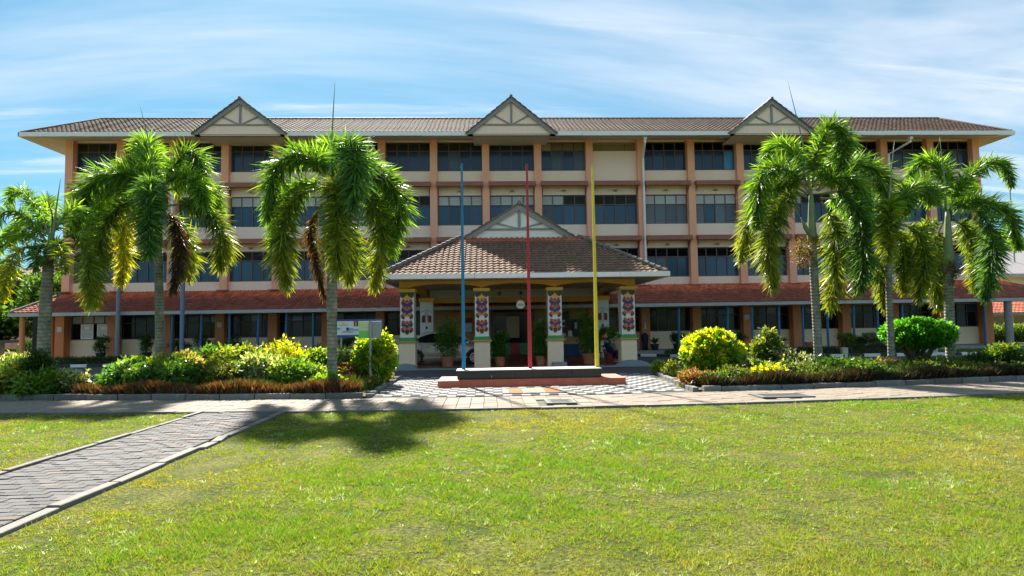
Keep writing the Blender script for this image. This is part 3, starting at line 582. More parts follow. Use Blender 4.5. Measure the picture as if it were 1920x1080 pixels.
# three gables
def gable(gx, za, h, zb, yf, yb, par, depth_end, bw=.17, low=None, face=cream):
    g_ = link('gable', None, (gx, yf, zb), par)
    zc = zb + .52
    q = MB(); q.prism([(gx - h + .25, zb + .02), (gx + h - .25, zb + .02), (gx, za - .13)], yf + .12, yf + .2); q.obj('gable_face', face, g_)
    sl = (za - zb) / h
    q = MB(); hw = h - (zc - zb) / sl - .12; q.box(gx - hw, gx + hw, yf + .07, yf + .118, zc - .05, zc + .03); q.obj('timber_rail', greywood, g_)
    q = MB(); q.box(gx - .055, gx + .055, yf + .065, yf + .117, zc + .034, za - .25); q.obj('king_post', greywood, g_)
    for s_ in (-1, 1):
        q = MB(); xe = gx + s_ * h * .40; ze = za - sl * h * .40 - .16; dx = .045
        q.prism([(gx + s_ * .06, zc + .035), (gx + s_ * .17, zc + .035), (xe + s_ * .03, ze - .03), (xe - s_ * .06, ze + .04)], yf + .07, yf + .116); q.obj('timber_brace', greywood, g_)
        q = MB(); hh = h + .02
        q.prism([(gx, za + .02), (gx + s_ * hh, za + .02 - sl * hh), (gx + s_ * (hh - .02), za - .02 - sl * hh - .02 ), (gx + s_ * (hh - .28), za - sl * hh - .0), (gx, za - .24)], yf, yf + .06); q.obj('barge_board', greywood, g_)
        q = MB(); yb2 = depth_end
        A_ = Vector((gx, yf - .05, za + .06)); B_ = Vector((gx + s_ * (h + .05), yf - .05, za + .06 - sl * (h + .05))); C_ = Vector((gx + s_ * (h + .05), yb2[0], za + .06 - sl * (h + .05))); D_ = Vector((gx, yb2[1], za + .06)); e_ = Vector((0, 0, -.05))
        q.add([A_, B_, C_, D_, A_ + e_, B_ + e_, C_ + e_, D_ + e_], [(0, 1, 2, 3), (7, 6, 5, 4), (0, 4, 5, 1), (1, 5, 6, 2), (2, 6, 7, 3), (3, 7, 4, 0)])
        n_ = int((h + .05) / .3)
        for k in range(n_ + 1): # lapped tile edges that show above the board
            t0 = k / (n_ + 1); t1 = (k + 1) / (n_ + 1); p0 = A_.lerp(B_, t0); p1 = A_.lerp(B_, t1); q.add([p0 + Vector((0, -.02, .0)), p1 + Vector((0, -.02, .045)), p1 + Vector((0, .5, .045)), p0 + Vector((0, .5, .0)), p1 + Vector((0, -.02, 0)), p1 + Vector((0, .5, 0))], [(0, 1, 2, 3), (0, 4, 1), (4, 5, 2, 1)])
        q.obj('gable_roof', ridgem, g_)
    q = MB(); q.tube([(gx, yf - .07, za + .06), (gx, depth_end[1], za + .06)], .085, 8); q.obj('ridge_cap', ridgem, g_)
    return g_
for gx, za in GAB:
    gable(gx, za, GH, 11.86, 32.0, 0, bld, (32.5, 35.7))
    q = MB(); q.box(gx - GH + .35, gx + GH - .35, 32.12, 34.0, 11.80, 11.85); q.obj('gable_soffit', soffit, bld)
# rainwater pipes
for pts in ([(-6.2, 32.4, 11.78), (-6.2, 32.4, 11.5), (-5.83, 33.55, 11.0), (-5.83, 33.6, 3.75)], [(8.75, 32.4, 11.78), (8.75, 32.4, 11.5), (8.92, 33.55, 10.95), (8.92, 33.6, 3.75)], [(-17.8, 32.4, 11.78), (-17.8, 32.4, 11.5), (-17.1, 33.55, 11.1), (-17.1, 33.6, 3.75)], [(23.7, 32.4, 11.78), (23.7, 32.4, 11.5), (23.2, 33.55, 11.1), (23.2, 33.6, 3.75)]):
    q = MB(); q.tube(pts, .065, 10); q.box(pts[0][0] - .09, pts[0][0] + .09, 32.3, 32.5, 11.62, 11.76); q.obj('downpipe', gutterm, bld, smooth=False)

# ---------------- ground floor front
q = MB()
for i in range(18):
    if 7 <= i <= 9: continue
    x0 = CX[i] + .2 - .05; x1 = CX[i + 1] - .2 - .05; q = MB(); q.box(x0, x1, 34.0, 34.3, .15, 1.13); q.obj('lower_wall', cream2, bld)
q = MB(); q.box(-22.9, 28.7, 34.0, 34.3, 2.45, 3.59); q.obj('lintel_wall', darkwall, bld)
lz = (1.13, 2.0, 2.45); lf = grid_frame(W0, *lz, t=.045)
for i in range(18):
    if 7 <= i <= 9: continue
    cx_ = (CX[i] + CX[i + 1]) / 2 - .05; wd = CX[i + 1] - CX[i] - .4; sc = wd / W0
    fr = link('window', lf, (cx_, 34.08, lz[0]), bld, scale=(sc, 1, 1))
    for k in range(4):
        def sub(name, me, dz):
            o = bpy.data.objects.new(name, me); COL.objects.link(o); o.parent = fr; o.location = (W0 * (k - 1.5) / 4, .05, dz); o.rotation_euler = (R.uniform(-.02, .02), 0, R.uniform(-.02, .02))
        sub('pane', pm_('p', PW, .79, glassbright if (i, k) in ((4, 0), (11, 1)) and 0 else glassg), .05)
        if i == 0: sub('louvre', pm_('l', PW, .37, louvw, 5), .9)
        else: sub('pane', pm_('p', PW, .37, glassb if (i + k) % 5 == 0 else glassg), .9)
# verandah roof
vr = link('verandah_roof', None, (3, 32, 2.5), bld)
def colred(t, s_):
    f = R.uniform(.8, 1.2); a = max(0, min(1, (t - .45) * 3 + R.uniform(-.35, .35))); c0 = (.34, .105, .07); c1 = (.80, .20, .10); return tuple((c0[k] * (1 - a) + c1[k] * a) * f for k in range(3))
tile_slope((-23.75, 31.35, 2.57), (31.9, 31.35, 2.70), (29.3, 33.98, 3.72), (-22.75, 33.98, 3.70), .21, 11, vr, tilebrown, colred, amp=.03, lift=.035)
q = MB(); q.add([(-23.75, 31.35, 2.57), (-22.75, 33.98, 3.7), (-22.75, 36, 3.7), (-23.75, 38, 2.57)], [(0, 1, 2, 3)]); q.add([(31.9, 31.35, 2.70), (29.3, 33.98, 3.72), (29.3, 37, 3.72), (31.9, 39, 2.7)], [(0, 1, 2, 3)]); q.obj('end_slopes', redridge, vr)
for a, c in (((-23.78, 31.33, 2.6), (-22.75, 34.0, 3.76)), ((31.92, 31.33, 2.72), (29.3, 34.0, 3.78))): q = MB(); q.tube([a, c], .075, 8); q.obj('hip_ridge', ridgem if c[0] < 0 else redridge, vr)
q = MB(); q.prism([(-23.8, 2.38), (31.95, 2.50), (31.95, 2.66), (-23.8, 2.55)], 31.22, 31.34); q.obj('fascia', fasciam, vr)
q = MB(); q.box(-23.7, 31.8, 31.4, 33.95, 2.52, 2.545); q.obj('verandah_ceiling', mat('shaded_board', (.5, .42, .33), .8), vr)
# slim posts that carry the verandah eave
for i, x in enumerate((-22.3, -16.0, -14.55, -13.1, -11.7, -10.3, -8.9, 10.0, 12.6, 13.95, 15.35, 16.65, 18.0, 19.4, 20.7, 22.1, 26.6)):
    q = MB(); q.tube([(x, 31.55, .15), (x + (.06 if i % 3 else 0), 31.55, 2.5)], .06, 10); q.tube([(x, 31.55, .15), (x, 31.55, .2)], .1, 10); q.obj('verandah_post', bluepost, bld, smooth=False)
for x, y, r_, mt_ in ((-23.35, 31.6, .12, orange_low), (-23.3, 33.6, .13, orange_low), (27.9, 31.5, .18, concrete)): q = MB(); q.tube([(x, y, .0), (x, y, 2.5)], r_, 16); q.obj('round_column', mt_, bld)
# dark doorway at the left end
q = MB(); q.box(-24.6, -23.0, 34.02, 34.1, .15, 2.4); q.obj('end_opening', dark, bld)

# ---------------- lobby wall seen through the porch
lob = link('lobby_front', None, (1.4, 34, .1), bld)
q = MB(); q.box(-3.1, .25, 34.0, 34.25, .035, 2.45); q.obj('lobby_wall', darkwall, lob); q = MB(); q.box(2.6, 6.0, 34.0, 34.25, .035, 2.45); q.obj('lobby_wall', darkwall, lob)
q = MB(); q.box(-2.2, -.9, 33.9, 33.99, .9, 2.4); q.obj('yellow_panel', ochre, lob)
q = MB(); q.box(-1.4, -.85, 33.8, 33.88, 1.75, 2.05); q.obj('red_banner', maroon, lob); q = MB(); q.box(-1.4, -.85, 33.8, 33.88, 1.28, 1.745); q.obj('notice', paperm, lob)
q = MB(); q.box(.2, 2.65, 33.9, 34.0, 2.15, 2.35); q.box(.2, .38, 33.9, 34.0, .06, 2.15); q.box(2.45, 2.65, 33.9, 34.0, .06, 2.15); q.obj('door_frame', framem, lob)
q = MB(); q.box(.39, 1.05, 33.95, 33.99, .06, 2.14); q.obj('door', glassg, lob); q = MB(); q.box(1.8, 2.44, 33.95, 33.99, .06, 2.14); q.obj('door', glassg, lob)
q = MB(); q.box(1.06, 1.79, 33.97, 34.0, .9, 2.1); q.obj('inner_screen', mat('tan_screen', (.42, .32, .17), .7), lob)
for a, c, mt_ in ((.5, 1.2, greenp), (1.205, 1.8, redpole), (1.805, 2.6, greenp)):
    q = MB(); q.box(a, c, 32.9, 33.9, .035, .2); q.box(a, c, 33.25, 33.9, .2, .4); q.box(a, c, 33.55, 33.9, .4, .62); q.obj('carpeted_steps', mt_, lob)
q = MB(); q.prism([(3.7, 1.0), (4.55, 1.0), (4.55, 2.35), (4.3, 2.3), (4.05, 2.1), (3.85, 1.9), (3.7, 1.85)], 33.7, 33.8); q.obj('notice_board', black, lob)
q = MB(); q.box(4.75, 5.15, 33.7, 33.8, .9, 1.9); q.obj('notice_board', black, lob)
for a, c, z0, z1 in ((3.74, 3.9, 1.45, 1.85), (4.05, 4.32, 1.72, 1.85), (4.05, 4.32, 1.46, 1.55), (4.12, 4.34, .92, 1.12), (4.85, 5.0, 1.35, 1.7), (2.85, 3.05, 1.35, 1.95)): q = MB(); q.box(a, c, 33.66, 33.69, z0, z1); q.obj('pinned_paper', paperm, lob)

# ================================================================ the porch
por = thing('entrance_porch', 'hip roofed entrance porch on four mosaic faced columns with a timbered gable', 'porch', (1.3, 26, 0))
PX = [-3.0, -.2, 2.57, 5.37]; YF = 22.95
def drop(cx_, cz, w_, h_, ang, n=10):     # petal outline, tip downwards
    pts = []
    for k in range(n):
        t = 2 * PI * k / n; x = math.sin(t) * w_ / 2 * (1 - .25 * math.cos(t)); z = -math.cos(t) * h_ / 2
        c, s_ = math.cos(ang), math.sin(ang); pts.append((cx_ + x * c - z * s_, cz + x * s_ + z * c))
    return pts
def mosaic(col, x, y, z0, z1):
    H = z1 - z0; Z = lambda t: z1 - H * t
    items = {navy: [], redm: [], orm: [], goldm: [], darkm: []}
    for t, kind in ((.20, 0), (.36, 1), (.70, 0)):
        for s_ in (-1, 1):
            items[navy].append(drop(x + s_ * .115, Z(t + .045), .17, .26, s_ * -.45)); items[redm].append(drop(x + s_ * .105, Z(t - .02), .11, .20, s_ * -.9)); items[orm].append(drop(x + s_ * .07, Z(t - .01), .05, .13, s_ * -.6))
        items[navy].append(drop(x, Z(t + .085), .13, .18, 0)); items[redm].append(drop(x, Z(t - .02), .075, .14, 0))
        if kind: items[goldm].append(drop(x, Z(t - .01), .055, .11, 0))
    for t, b_ in ((.51, darkm), (.83, darkm)):
        for s_ in (-1, 1):
            items[orm].append(drop(x + s_ * .085, Z(t - .015), .11, .17, s_ * -.75)); items[b_].append(drop(x + s_ * .155, Z(t + .035), .13, .2, s_ * -.35)); items[redm].append(drop(x + s_ * .15, Z(t - .0), .10, .13, s_ * -.5))
        items[goldm].append(drop(x, Z(t), .065, .14, 0))
    items[darkm].append(drop(x, Z(.90), .17, .19, 0)); items[goldm].append(drop(x, Z(.905), .20, .23, 0))
    lay_ = {goldm: .004, navy: .008, redm: .012, orm: .016, darkm: .010}
    names = {navy: 'navy_petals', redm: 'red_petals', orm: 'orange_petals', goldm: 'gold_petals', darkm: 'dark_petals'}
    for mt_, polys in items.items():
        for k, p in enumerate(polys): q = MB(); e = lay_[mt_] + (.0006 * k); q.prism(p, y - e, y - .001); q.obj('petal', mt_, col)
    q = MB(); q.prism([(x - .15, Z(.13)), (x + .15, Z(.13)), (x + .03, Z(.05)), (x, Z(.0)), (x - .03, Z(.05))], y - .018, y - .001); q.obj('gold_finial', goldm, col)
for i, x in enumerate(PX):
    c = link('column', None, (x, YF, .03), por)
    q = MB(); q.box(x - .30, x + .30, YF, YF + .6, .03, .99); q.obj('pedestal', cream2, c, bevel=.01)
    q = MB(); q.box(x - .37, x + .37, YF - .07, YF + .67, .99, 1.06); q.obj('moulding', tanp, c, bevel=.01)
    q = MB(); q.box(x - .31, x + .31, YF - .02, YF + .62, 1.06, 1.19); q.obj('green_band', greenp, c)
    q = MB(); q.box(x - .26, x + .26, YF + .03, YF + .57, 1.19, 2.90); q.obj('shaft', white, c)
    q = MB(); yy = YF + .024; q.prism([(x - .26, 2.89), (x + .26, 2.89), (x + .26, 2.74), (x + .17, 2.66), (x + .08, 2.72), (x, 2.78), (x - .08, 2.72), (x - .17, 2.66), (x - .26, 2.74)], yy - .002, YF + .029); q.obj('olive_drape', olive, c)
    mosaic(c, x, YF + .022, 1.24, 2.84)
    q = MB(); q.box(x - .32, x + .32, YF - .04, YF + .64, 2.90, 3.02); q.obj('capital', yellowcap, c, bevel=.01)
for x in (-2.82, 5.44):
    c = link('rear_column', None, (x, 28.5, .03), por)
    q = MB(); q.box(x - .3, x + .3, 28.5, 29.1, .03, 2.72); q.obj('shaft', white, c); q = MB(); q.box(x - .35, x + .35, 28.45, 29.15, 2.72, 2.92); q.obj('capital', yellowcap, c)
    for zz_ in (1.95, .95):
        for s_ in (-1, 1): q = MB(); q.prism([(x + s_ * .22, zz_ + .14), (x + s_ * .22, zz_ - .18), (x + s_ * .07, zz_ - .16), (x + s_ * .07, zz_ + .18)], 28.485, 28.499); q.obj('maroon_inlay', maroon, c)
        q = MB()
        for a in ((-.27, zz_ + .3, 0, zz_ + .42), (.27, zz_ + .3, 0, zz_ + .42), (-.05, zz_ + .38, -.05, zz_ - .25), (.05, zz_ + .38, .05, zz_ - .25)): q.tube([(x + a[0], 28.49, a[1]), (x + a[2], 28.49, a[3])], .006, 4)
        q.prism(drop(x, zz_ - .42, .1, .16, 0), 28.485, 28.499); q.obj('line_ornament', darkm, c)
# beam with shallow arches
def arch(xa, xb, zs, rise, ztop, n=14): 
    pts = [(xa, ztop), (xa, zs)] + [(xa + (xb - xa) * k / n, zs + rise * math.sin(PI * k / n) ** .6) for k in range(n + 1)] + [(xb, zs), (xb, ztop)]
    return pts
for a, c in zip(PX[:-1], PX[1:]):
    q = MB(); q.prism(arch(a + .0, c - .0, 3.03, .17, 3.30), YF + .05, YF + .35); q.obj('front_beam', ochre, por)
q = MB(); q.box(PX[0] - .3, PX[0] - .002, YF + .05, YF + .35, 3.03, 3.3); q.box(PX[3] + .002, PX[3] + .3, YF + .05, YF + .35, 3.03, 3.3); q.obj('beam_end', ochre, por)
for x in (PX[0] - .1, PX[3] - .2):
    q = MB(); q.prismx(arch(YF + .4, 28.6, 2.95, .33, 3.32), x, x + .3); q.prismx(arch(29.0, 33.9, 2.95, .2, 3.32), x, x + .3); q.obj('side_beam', ochre, por)
q = MB(); q.box(-2.7, 5.2, 28.7, 28.9, 2.93, 3.3); q.obj('cross_panel', mat('grey_white_panel', (.40, .40, .38), .7), por)
q = MB(); q.box(-2.7, 5.2, 28.72, 28.92, 2.68, 2.928); q.obj('cross_beam', ochre, por)
for x in (-1.2, .6, 1.6, 3.4):
    q = MB()
    for k in range(6): a = k * PI / 6; q.tube([(x - .12 * math.cos(a), 28.69, 3.11 - .12 * math.sin(a)), (x + .12 * math.cos(a), 28.69, 3.11 + .12 * math.sin(a))], .008, 4)
    q.obj('star_ornament', darkm, por)
q = MB(); q.box(-3.7, 6.5, 22.1, 33.9, 3.305, 3.33); q.obj('porch_ceiling', mat('porch_ceiling_board', (.45, .36, .27), .8), por)
# porch roof
pr_ = link('porch_roof', None, (1.35, 24, 3.4), por)
def colporch(t, s_):
    f = R.uniform(.87, 1.13)
    if t > .86: return (.55 * f, .15 * f, .08 * f)
    return (.20 * f, .115 * f, .076 * f)
XL, XR, GYF = -3.83, 6.58, 25.0
ZE, ZT = 3.45, 5.22
tile_slope((XL, 21.9, ZE), (XR, 21.9, ZE), (3.86, GYF + .05, ZT), (-1.08, GYF + .05, ZT), .215, 16, pr_, tilebrown, colporch, objs=300, mt_obj=tileobj, amp=.034, lift=.034)
for s_, xe, xt in ((1, XL, -1.08), (-1, XR, 3.86)):
    A_ = Vector((xe, 21.9, ZE)); D_ = Vector((xt, GYF, ZT)); Bk = Vector((xe, 33.5, ZE)); T_ = Vector((1.38, GYF, 6.62)); T2 = Vector((1.38, 33.5, 6.62))
    q = MB(); q.add([A_, D_, Vector((xt, 33.5, ZT)), Bk], [(0, 1, 2, 3)]); q.obj('side_slope', ridgem, pr_)
    q = MB()
    for k in range(16):
        p0 = A_.lerp(D_, k / 16); p1 = A_.lerp(D_, (k + 1.15) / 16); q.tube([p0 + Vector((0, 0, .06)), p1 + Vector((0, 0, .04))], [.085, .07], 8)
    q.obj('hip_ridge', ridgem, pr_)
gable(1.38, 6.60, 2.50, 5.06, 24.92, 0, por, (33.5, 33.5), bw=.22, face=white)
x = XL - .1; gp = []
while x < XR:
    x1 = min(x + 1.75 if x < 5 else x + .7, XR + .08); q = MB(); q.box(x + .004, x1 - .004, 21.72, 21.9, 3.29, 3.47); q.obj('gutter_panel', gutterm, por, bevel=.012); x = x1
q = MB(); q.box(XL - .1, XL, 21.9, 33.5, 3.29, 3.47); q.box(XR, XR + .08, 21.9, 33.5, 3.29, 3.47); q.obj('side_gutter', gutterm, por)
# painted kerb humps at the feet of the outer columns
for x, hw in ((-3.05, .42), (5.45, .62)):
    q = MB(); q.prism([(x + hw * math.cos(PI * k / 10), .03 + .2 * math.sin(PI * k / 10)) for k in range(11)], 22.6, 22.92); tag(q.obj('kerb_hump', greyedge), 'rounded blue grey concrete hump at the foot of the %s porch column' % ('leftmost' if x < 0 else 'rightmost'), 'kerb hump', 'humps at the porch columns')
q = MB(); q.prism([(2.4, .03), (2.95, .03), (2.93, .2), (2.42, .2)], 22.55, 22.9); tag(q.obj('kerb_block', greymetal), 'dark grey concrete block at the foot of the third porch column', 'block')
# ================================================================ plants
PAL = dict(
 green=([(.035, .10, .015), (.05, .14, .02), (.07, .18, .03)], (.16, .27, .035)), lime=([(.08, .18, .02), (.12, .25, .03), (.06, .14, .02)], (.28, .38, .05)),
 yg=([(.10, .18, .02), (.17, .25, .03), (.07, .14, .02)], (.42, .42, .06)), yellow=([(.12, .2, .02), (.3, .34, .02), (.10, .18, .02)], (.62, .56, .02)),
 fern=([(.05, .15, .03), (.08, .2, .05), (.04, .12, .02)], (.2, .33, .08)), pink=([(.12, .18, .05), (.2, .22, .08), (.28, .2, .12)], (.5, .36, .22)),
 pale=([(.12, .2, .06), (.18, .26, .09), (.08, .15, .04)], (.36, .42, .18)), olive=([(.05, .09, .015), (.08, .12, .02), (.10, .11, .03)], (.17, .2, .04)),
 white=([(.10, .18, .06), (.22, .28, .14), (.06, .12, .03)], (.6, .62, .42)), brown=([(.10, .06, .03), (.09, .09, .03), (.16, .08, .04)], (.26, .13, .06)),
 cream=([(.16, .22, .07), (.3, .34, .14), (.09, .16, .04)], (.55, .56, .26)), dark=([(.018, .05, .01), (.03, .075, .015), (.045, .09, .02)], (.08, .15, .03)),
 weed=([(.14, .22, .03), (.22, .3, .05), (.1, .17, .03)], (.45, .5, .14)))
SHRUBS = [
 (-9.46, 16.4, 0.42, 0.68, 'fern', 'pale green feathery shrub at the left end of the left bed'),
 (-9.66, 17.4, 0.47, 0.83, 'lime', 'lime green shrub just left of the tall left palm trunk'),
 (-8.44, 16.6, 0.48, 0.82, 'yg', 'yellow green shrub wrapped round the foot of the palm trunk in the left bed'),
 (-8.17, 17.0, 0.49, 0.88, 'pink', 'pinkish cream variegated shrub right of the palm trunk'),
 (-8.00, 17.9, 0.60, 1.06, 'green', 'tall rounded green shrub at the back of the left bed'),
 (-6.93, 16.9, 0.62, 0.97, 'yg', 'yellow green shrub with pink tips in the middle of the left bed'),
 (-6.10, 16.3, 0.40, 0.84, 'pale', 'pale green shrub between two yellow green ones'),
 (-6.88, 15.8, 0.58, 0.65, 'olive', 'olive green shrub low in front of the rounded green one'),
 (-7.83, 15.7, 0.55, 0.65, 'green', 'mid green low shrub behind the brown border plants'),
 (-8.89, 15.6, 0.52, 0.56, 'fern', 'low feathery green shrub at the left corner of the left bed'),
 (-5.70, 17.7, 0.81, 0.99, 'yellow', 'bright yellow topped shrub at the back of the left bed'),
 (-4.66, 17.2, 0.50, 0.95, 'lime', 'lime shrub directly left of the tall grey trunk near the sign'),
 (-4.77, 15.9, 0.64, 0.66, 'lime', 'light green sprawling shrub in front of the yellow topped one'),
 (-5.69, 16.1, 0.51, 0.74, 'white', 'white flecked green shrub beside the yellow topped one'),
 (-3.98, 17.2, 0.42, 0.94, 'pale', 'pale leaved shrub between the grey trunk and the golden bush'),
 (-3.71, 16.4, 0.39, 0.53, 'brown', 'brown and green shrub under the blue information board'),
 (-3.89, 14.9, 0.29, 0.36, 'lime', 'small bright green clump at the foot of the grey trunk'),
 (-13.16, 17.2, 0.48, 0.84, 'cream', 'cream edged shrub at the far left of the garden'),
 (-12.36, 16.8, 0.38, 0.91, 'pale', 'pale shrub beside the far left palm'),
 (-11.45, 15.3, 0.64, 0.74, 'yg', 'broad yellow green shrub at the bottom of the far left palm'),
 (-10.84, 15.2, 0.27, 1.15, 'dark', 'dark green clipped round shrub at the foot of the far left palm'),
 (-10.75, 15.0, 0.37, 0.57, 'lime', 'low lime shrub right in front of the dark clipped one'),
 (-10.51, 15.6, 0.45, 0.49, 'white', 'low white leaved shrub spreading beside the gap in the bed'),
 (8.22, 17.6, 0.45, 1.39, 'weed', 'tall thin yellow green shrub between the golden bush and the palm'),
 (5.14, 14.9, 0.39, 0.31, 'brown', 'brown green low shrub at the corner of the right bed'),
 (6.07, 15.0, 0.46, 0.36, 'olive', 'olive shrub at the foot of the big golden bush'),
 (6.99, 15.6, 0.41, 0.37, 'green', 'green shrub just right of the big golden bush'),
 (6.87, 14.7, 0.28, 0.36, 'yellow', 'small bright yellow clump in the right bed'),
 (8.61, 17.0, 0.42, 0.60, 'white', 'wispy white flowered shrub left of the tallest right palm'),
 (8.22, 15.8, 0.58, 0.38, 'pale', 'pale green shrub in front of the tallest right palm'),
 (9.61, 16.4, 0.60, 0.40, 'green', 'green shrub between the tall right palm and the thin one'),
 (9.98, 15.9, 0.46, 0.35, 'lime', 'light green shrub left of the thin palm trunk'),
 (11.38, 17.4, 0.46, 0.35, 'brown', 'reddish brown shrub behind the thin palm trunk'),
 (11.54, 16.4, 0.65, 0.35, 'olive', 'olive shrub below the round green tree'),
 (13.05, 17.2, 0.60, 0.33, 'yg', 'yellow green shrub between the round tree and the last palm'),
 (14.21, 17.4, 0.64, 0.35, 'olive', 'olive green shrub right of the last palm trunk'),
 (14.54, 17.2, 0.50, 0.49, 'green', 'bushy green shrub standing above the hedge by the kerb'),
 (14.89, 17.0, 0.45, 0.74, 'lime', 'tall light green shrub near the right edge of the garden'),
 (15.59, 17.3, 0.46, 0.47, 'green', 'green shrub cut by the right edge of the picture'),
 (5.61, 14.6, 0.45, 0.25, 'dark', 'dark low shrub behind the right bed edging, nearest the plaza'),
 (8.41, 15.0, 0.61, 0.27, 'olive', 'low olive shrub behind the brown border, below the tall right palm'),
 (9.91, 15.3, 0.62, 0.26, 'dark', 'dark low shrub behind the border, below the thin palm'),
 (11.40, 15.6, 0.63, 0.26, 'dark', 'dark low shrub behind the border, below the round green tree'),
 (12.94, 15.9, 0.64, 0.27, 'olive', 'low mossy shrub behind the border, below the last palm'),
 (14.38, 16.1, 0.56, 0.28, 'dark', 'dark low shrub in the border at the right end'),
]

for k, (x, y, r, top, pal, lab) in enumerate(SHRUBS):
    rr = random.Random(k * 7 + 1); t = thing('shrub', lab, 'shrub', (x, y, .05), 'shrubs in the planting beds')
    base, tip = PAL[pal]; bl = []
    if pal == 'weed':
        for q_ in ((0, 0, .55, .33), (.05, 0, .9, .22), (-.18, .05, .75, .2), (.22, -.05, .7, .2), (0.02, 0, 1.15, .13), (.0, .1, .35, .35)): bl.append((x + q_[0], y + q_[1], q_[2], q_[3], q_[3]))
    else:
        hz = top * .5; bl.append((x, y, hz, r * .8, hz * .92))
        for j in range(6): a = j * 1.05 + rr.random(); q_ = rr.uniform(.35, .55) * r; bl.append((x + math.cos(a) * r * .62, y + math.sin(a) * r * .5, top * rr.uniform(.45, .78), q_, min(q_, top * .4)))
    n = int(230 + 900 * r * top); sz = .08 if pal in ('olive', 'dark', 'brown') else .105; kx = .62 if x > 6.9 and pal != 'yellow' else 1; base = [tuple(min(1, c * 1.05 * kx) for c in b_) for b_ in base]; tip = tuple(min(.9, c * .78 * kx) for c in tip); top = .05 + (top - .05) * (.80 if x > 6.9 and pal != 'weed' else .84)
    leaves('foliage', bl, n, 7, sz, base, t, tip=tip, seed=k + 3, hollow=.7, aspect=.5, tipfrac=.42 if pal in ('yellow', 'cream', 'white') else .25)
    stems((x, y, .05), bl, t, r=.018, n=4)
def border(name, lab, x0, x1, yf, seed, pal, n):
    rs = np.random.RandomState(seed); xs_ = x0 + (x1 - x0) * rs.rand(n); ys_ = yf(xs_) + .3 * rs.rand(n); k = 9
    cx_ = np.repeat(xs_, k); cy_ = np.repeat(ys_, k); m_ = n * k; h = (.13 + .17 * rs.rand(m_)) * (1 + .25 * np.sin(cx_ * 3)) ; d = rs.normal(size=(m_, 2)) * .35; z0 = .04 + rs.rand(m_) * .1
    w_ = .012 + .012 * rs.rand(m_); an = rs.rand(m_) * 6.28; b = np.stack([cx_ + rs.normal(size=m_) * .03, cy_ + rs.normal(size=m_) * .03, z0], 1); tp = b + np.stack([d[:, 0] * h, d[:, 1] * h, h], 1); md = (b + tp) / 2; sd_ = np.stack([np.cos(an) * w_, np.sin(an) * w_, 0 * w_], 1)
    V = np.stack([b, md + sd_, tp, md - sd_], 1).reshape(-1, 3); F = np.arange(m_ * 4).reshape(m_, 4); pal = np.array(pal); C = np.repeat(pal[rs.randint(len(pal), size=m_)] * (.7 + .6 * rs.rand(m_, 1)), 4, 0)
    o = link(name, npmesh(name, V - [x0, 14, 0], F, C, borderleaf), (x0, 14, 0)); o['kind'] = 'stuff'; o['label'] = lab; o['category'] = 'border plants'
border('border_plants', 'low reddish brown border plants behind the kerb of the left bed', -9.6, -2.95, lambda x: far(x) + .2, 5, [(.12, .038, .022), (.17, .06, .035), (.08, .032, .018), (.09, .10, .03), (.22, .11, .06)], 1500)
border('border_plants', 'patch of brown border plants at the far left of the garden', -13.5, -10.6, lambda x: far(x) + .2, 6, [(.12, .05, .03), (.09, .05, .025), (.10, .12, .03)], 420)
border('border_plants', 'dark reddish border plants behind the kerb of the right bed', 5.1, 15.5, lambda x: far(x) + .18, 8, [(.03, .018, .012), (.055, .03, .018), (.03, .03, .012), (.04, .055, .016)], 1900)
border('ground_cover', 'mixed green ground cover filling the right bed', 5.3, 18.0, lambda x: far(x) + .5 + (x * 7.3 % 1) * 3.2, 9, [(.05, .08, .015), (.08, .11, .02), (.05, .12, .02)], 3600)
border('ground_cover', 'mixed green ground cover filling the left bed', -9.6, -2.9, lambda x: far(x) + .5 + (x * 7.3 % 1) * 3.6, 10, [(.06, .10, .015), (.10, .13, .02), (.05, .12, .02), (.13, .06, .03)], 2000)

# the three big round shrubs
def bush(name, lab, cat, x, y, blobs, n, base, tip, seed, tipfrac, size=.10, stem_r=.04, stem_h=.4, group=None):
    t = thing(name, lab, cat, (x, y, .05), group); bl = [(x + b[0], y + b[1], b[2], b[3], b[4]) for b in blobs]
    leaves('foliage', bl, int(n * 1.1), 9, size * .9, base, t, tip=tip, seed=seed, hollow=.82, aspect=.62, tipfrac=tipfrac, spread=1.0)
    stems((x, y, .03), bl, t, r=stem_r, n=7); return t
rr = random.Random(3)
def ballblobs(w_, z0, z1, n, sq=.36):
    h = (z1 - z0) / 2; zc = (z0 + z1) / 2; L_ = [(0, 0, zc, w_ * .86, h * .88)]
    for k in range(n):
        a = rr.random() * 6.28; e = math.asin(rr.uniform(-.75, .98)); L_.append((math.cos(a) * math.cos(e) * w_ * .72, math.sin(a) * math.cos(e) * w_ * .72, zc + math.sin(e) * h * .70, w_ * rr.uniform(.22, sq), h * rr.uniform(.22, sq)))
    return L_
gb = [(.09, .21, .012), (.14, .28, .018), (.19, .33, .02)]
bush('golden_bush', 'large golden yellow rounded bush at the plaza corner of the right bed', 'bush', 6.13, 16.5, ballblobs(.86, .12, 1.38, 40, .28), 2600, gb, (.44, .46, .02), 21, .60, group='golden leaved round bushes')
bush('golden_bush', 'upright golden green bush behind the grey metal sign post', 'bush', -3.08, 16.75, ballblobs(.60, .12, 1.44, 26, .30), 2100, gb, (.44, .46, .02), 22, .40, group='golden leaved round bushes')
bush('round_tree', 'small deep green round topped tree with a dark trunk in the right bed', 'tree', 13.33, 18.4, ballblobs(1.02, .66, 1.62, 36, .28), 2900, [(.035, .17, .012), (.05, .23, .015), (.07, .28, .02)], (.14, .40, .03), 23, .4, stem_r=.09)
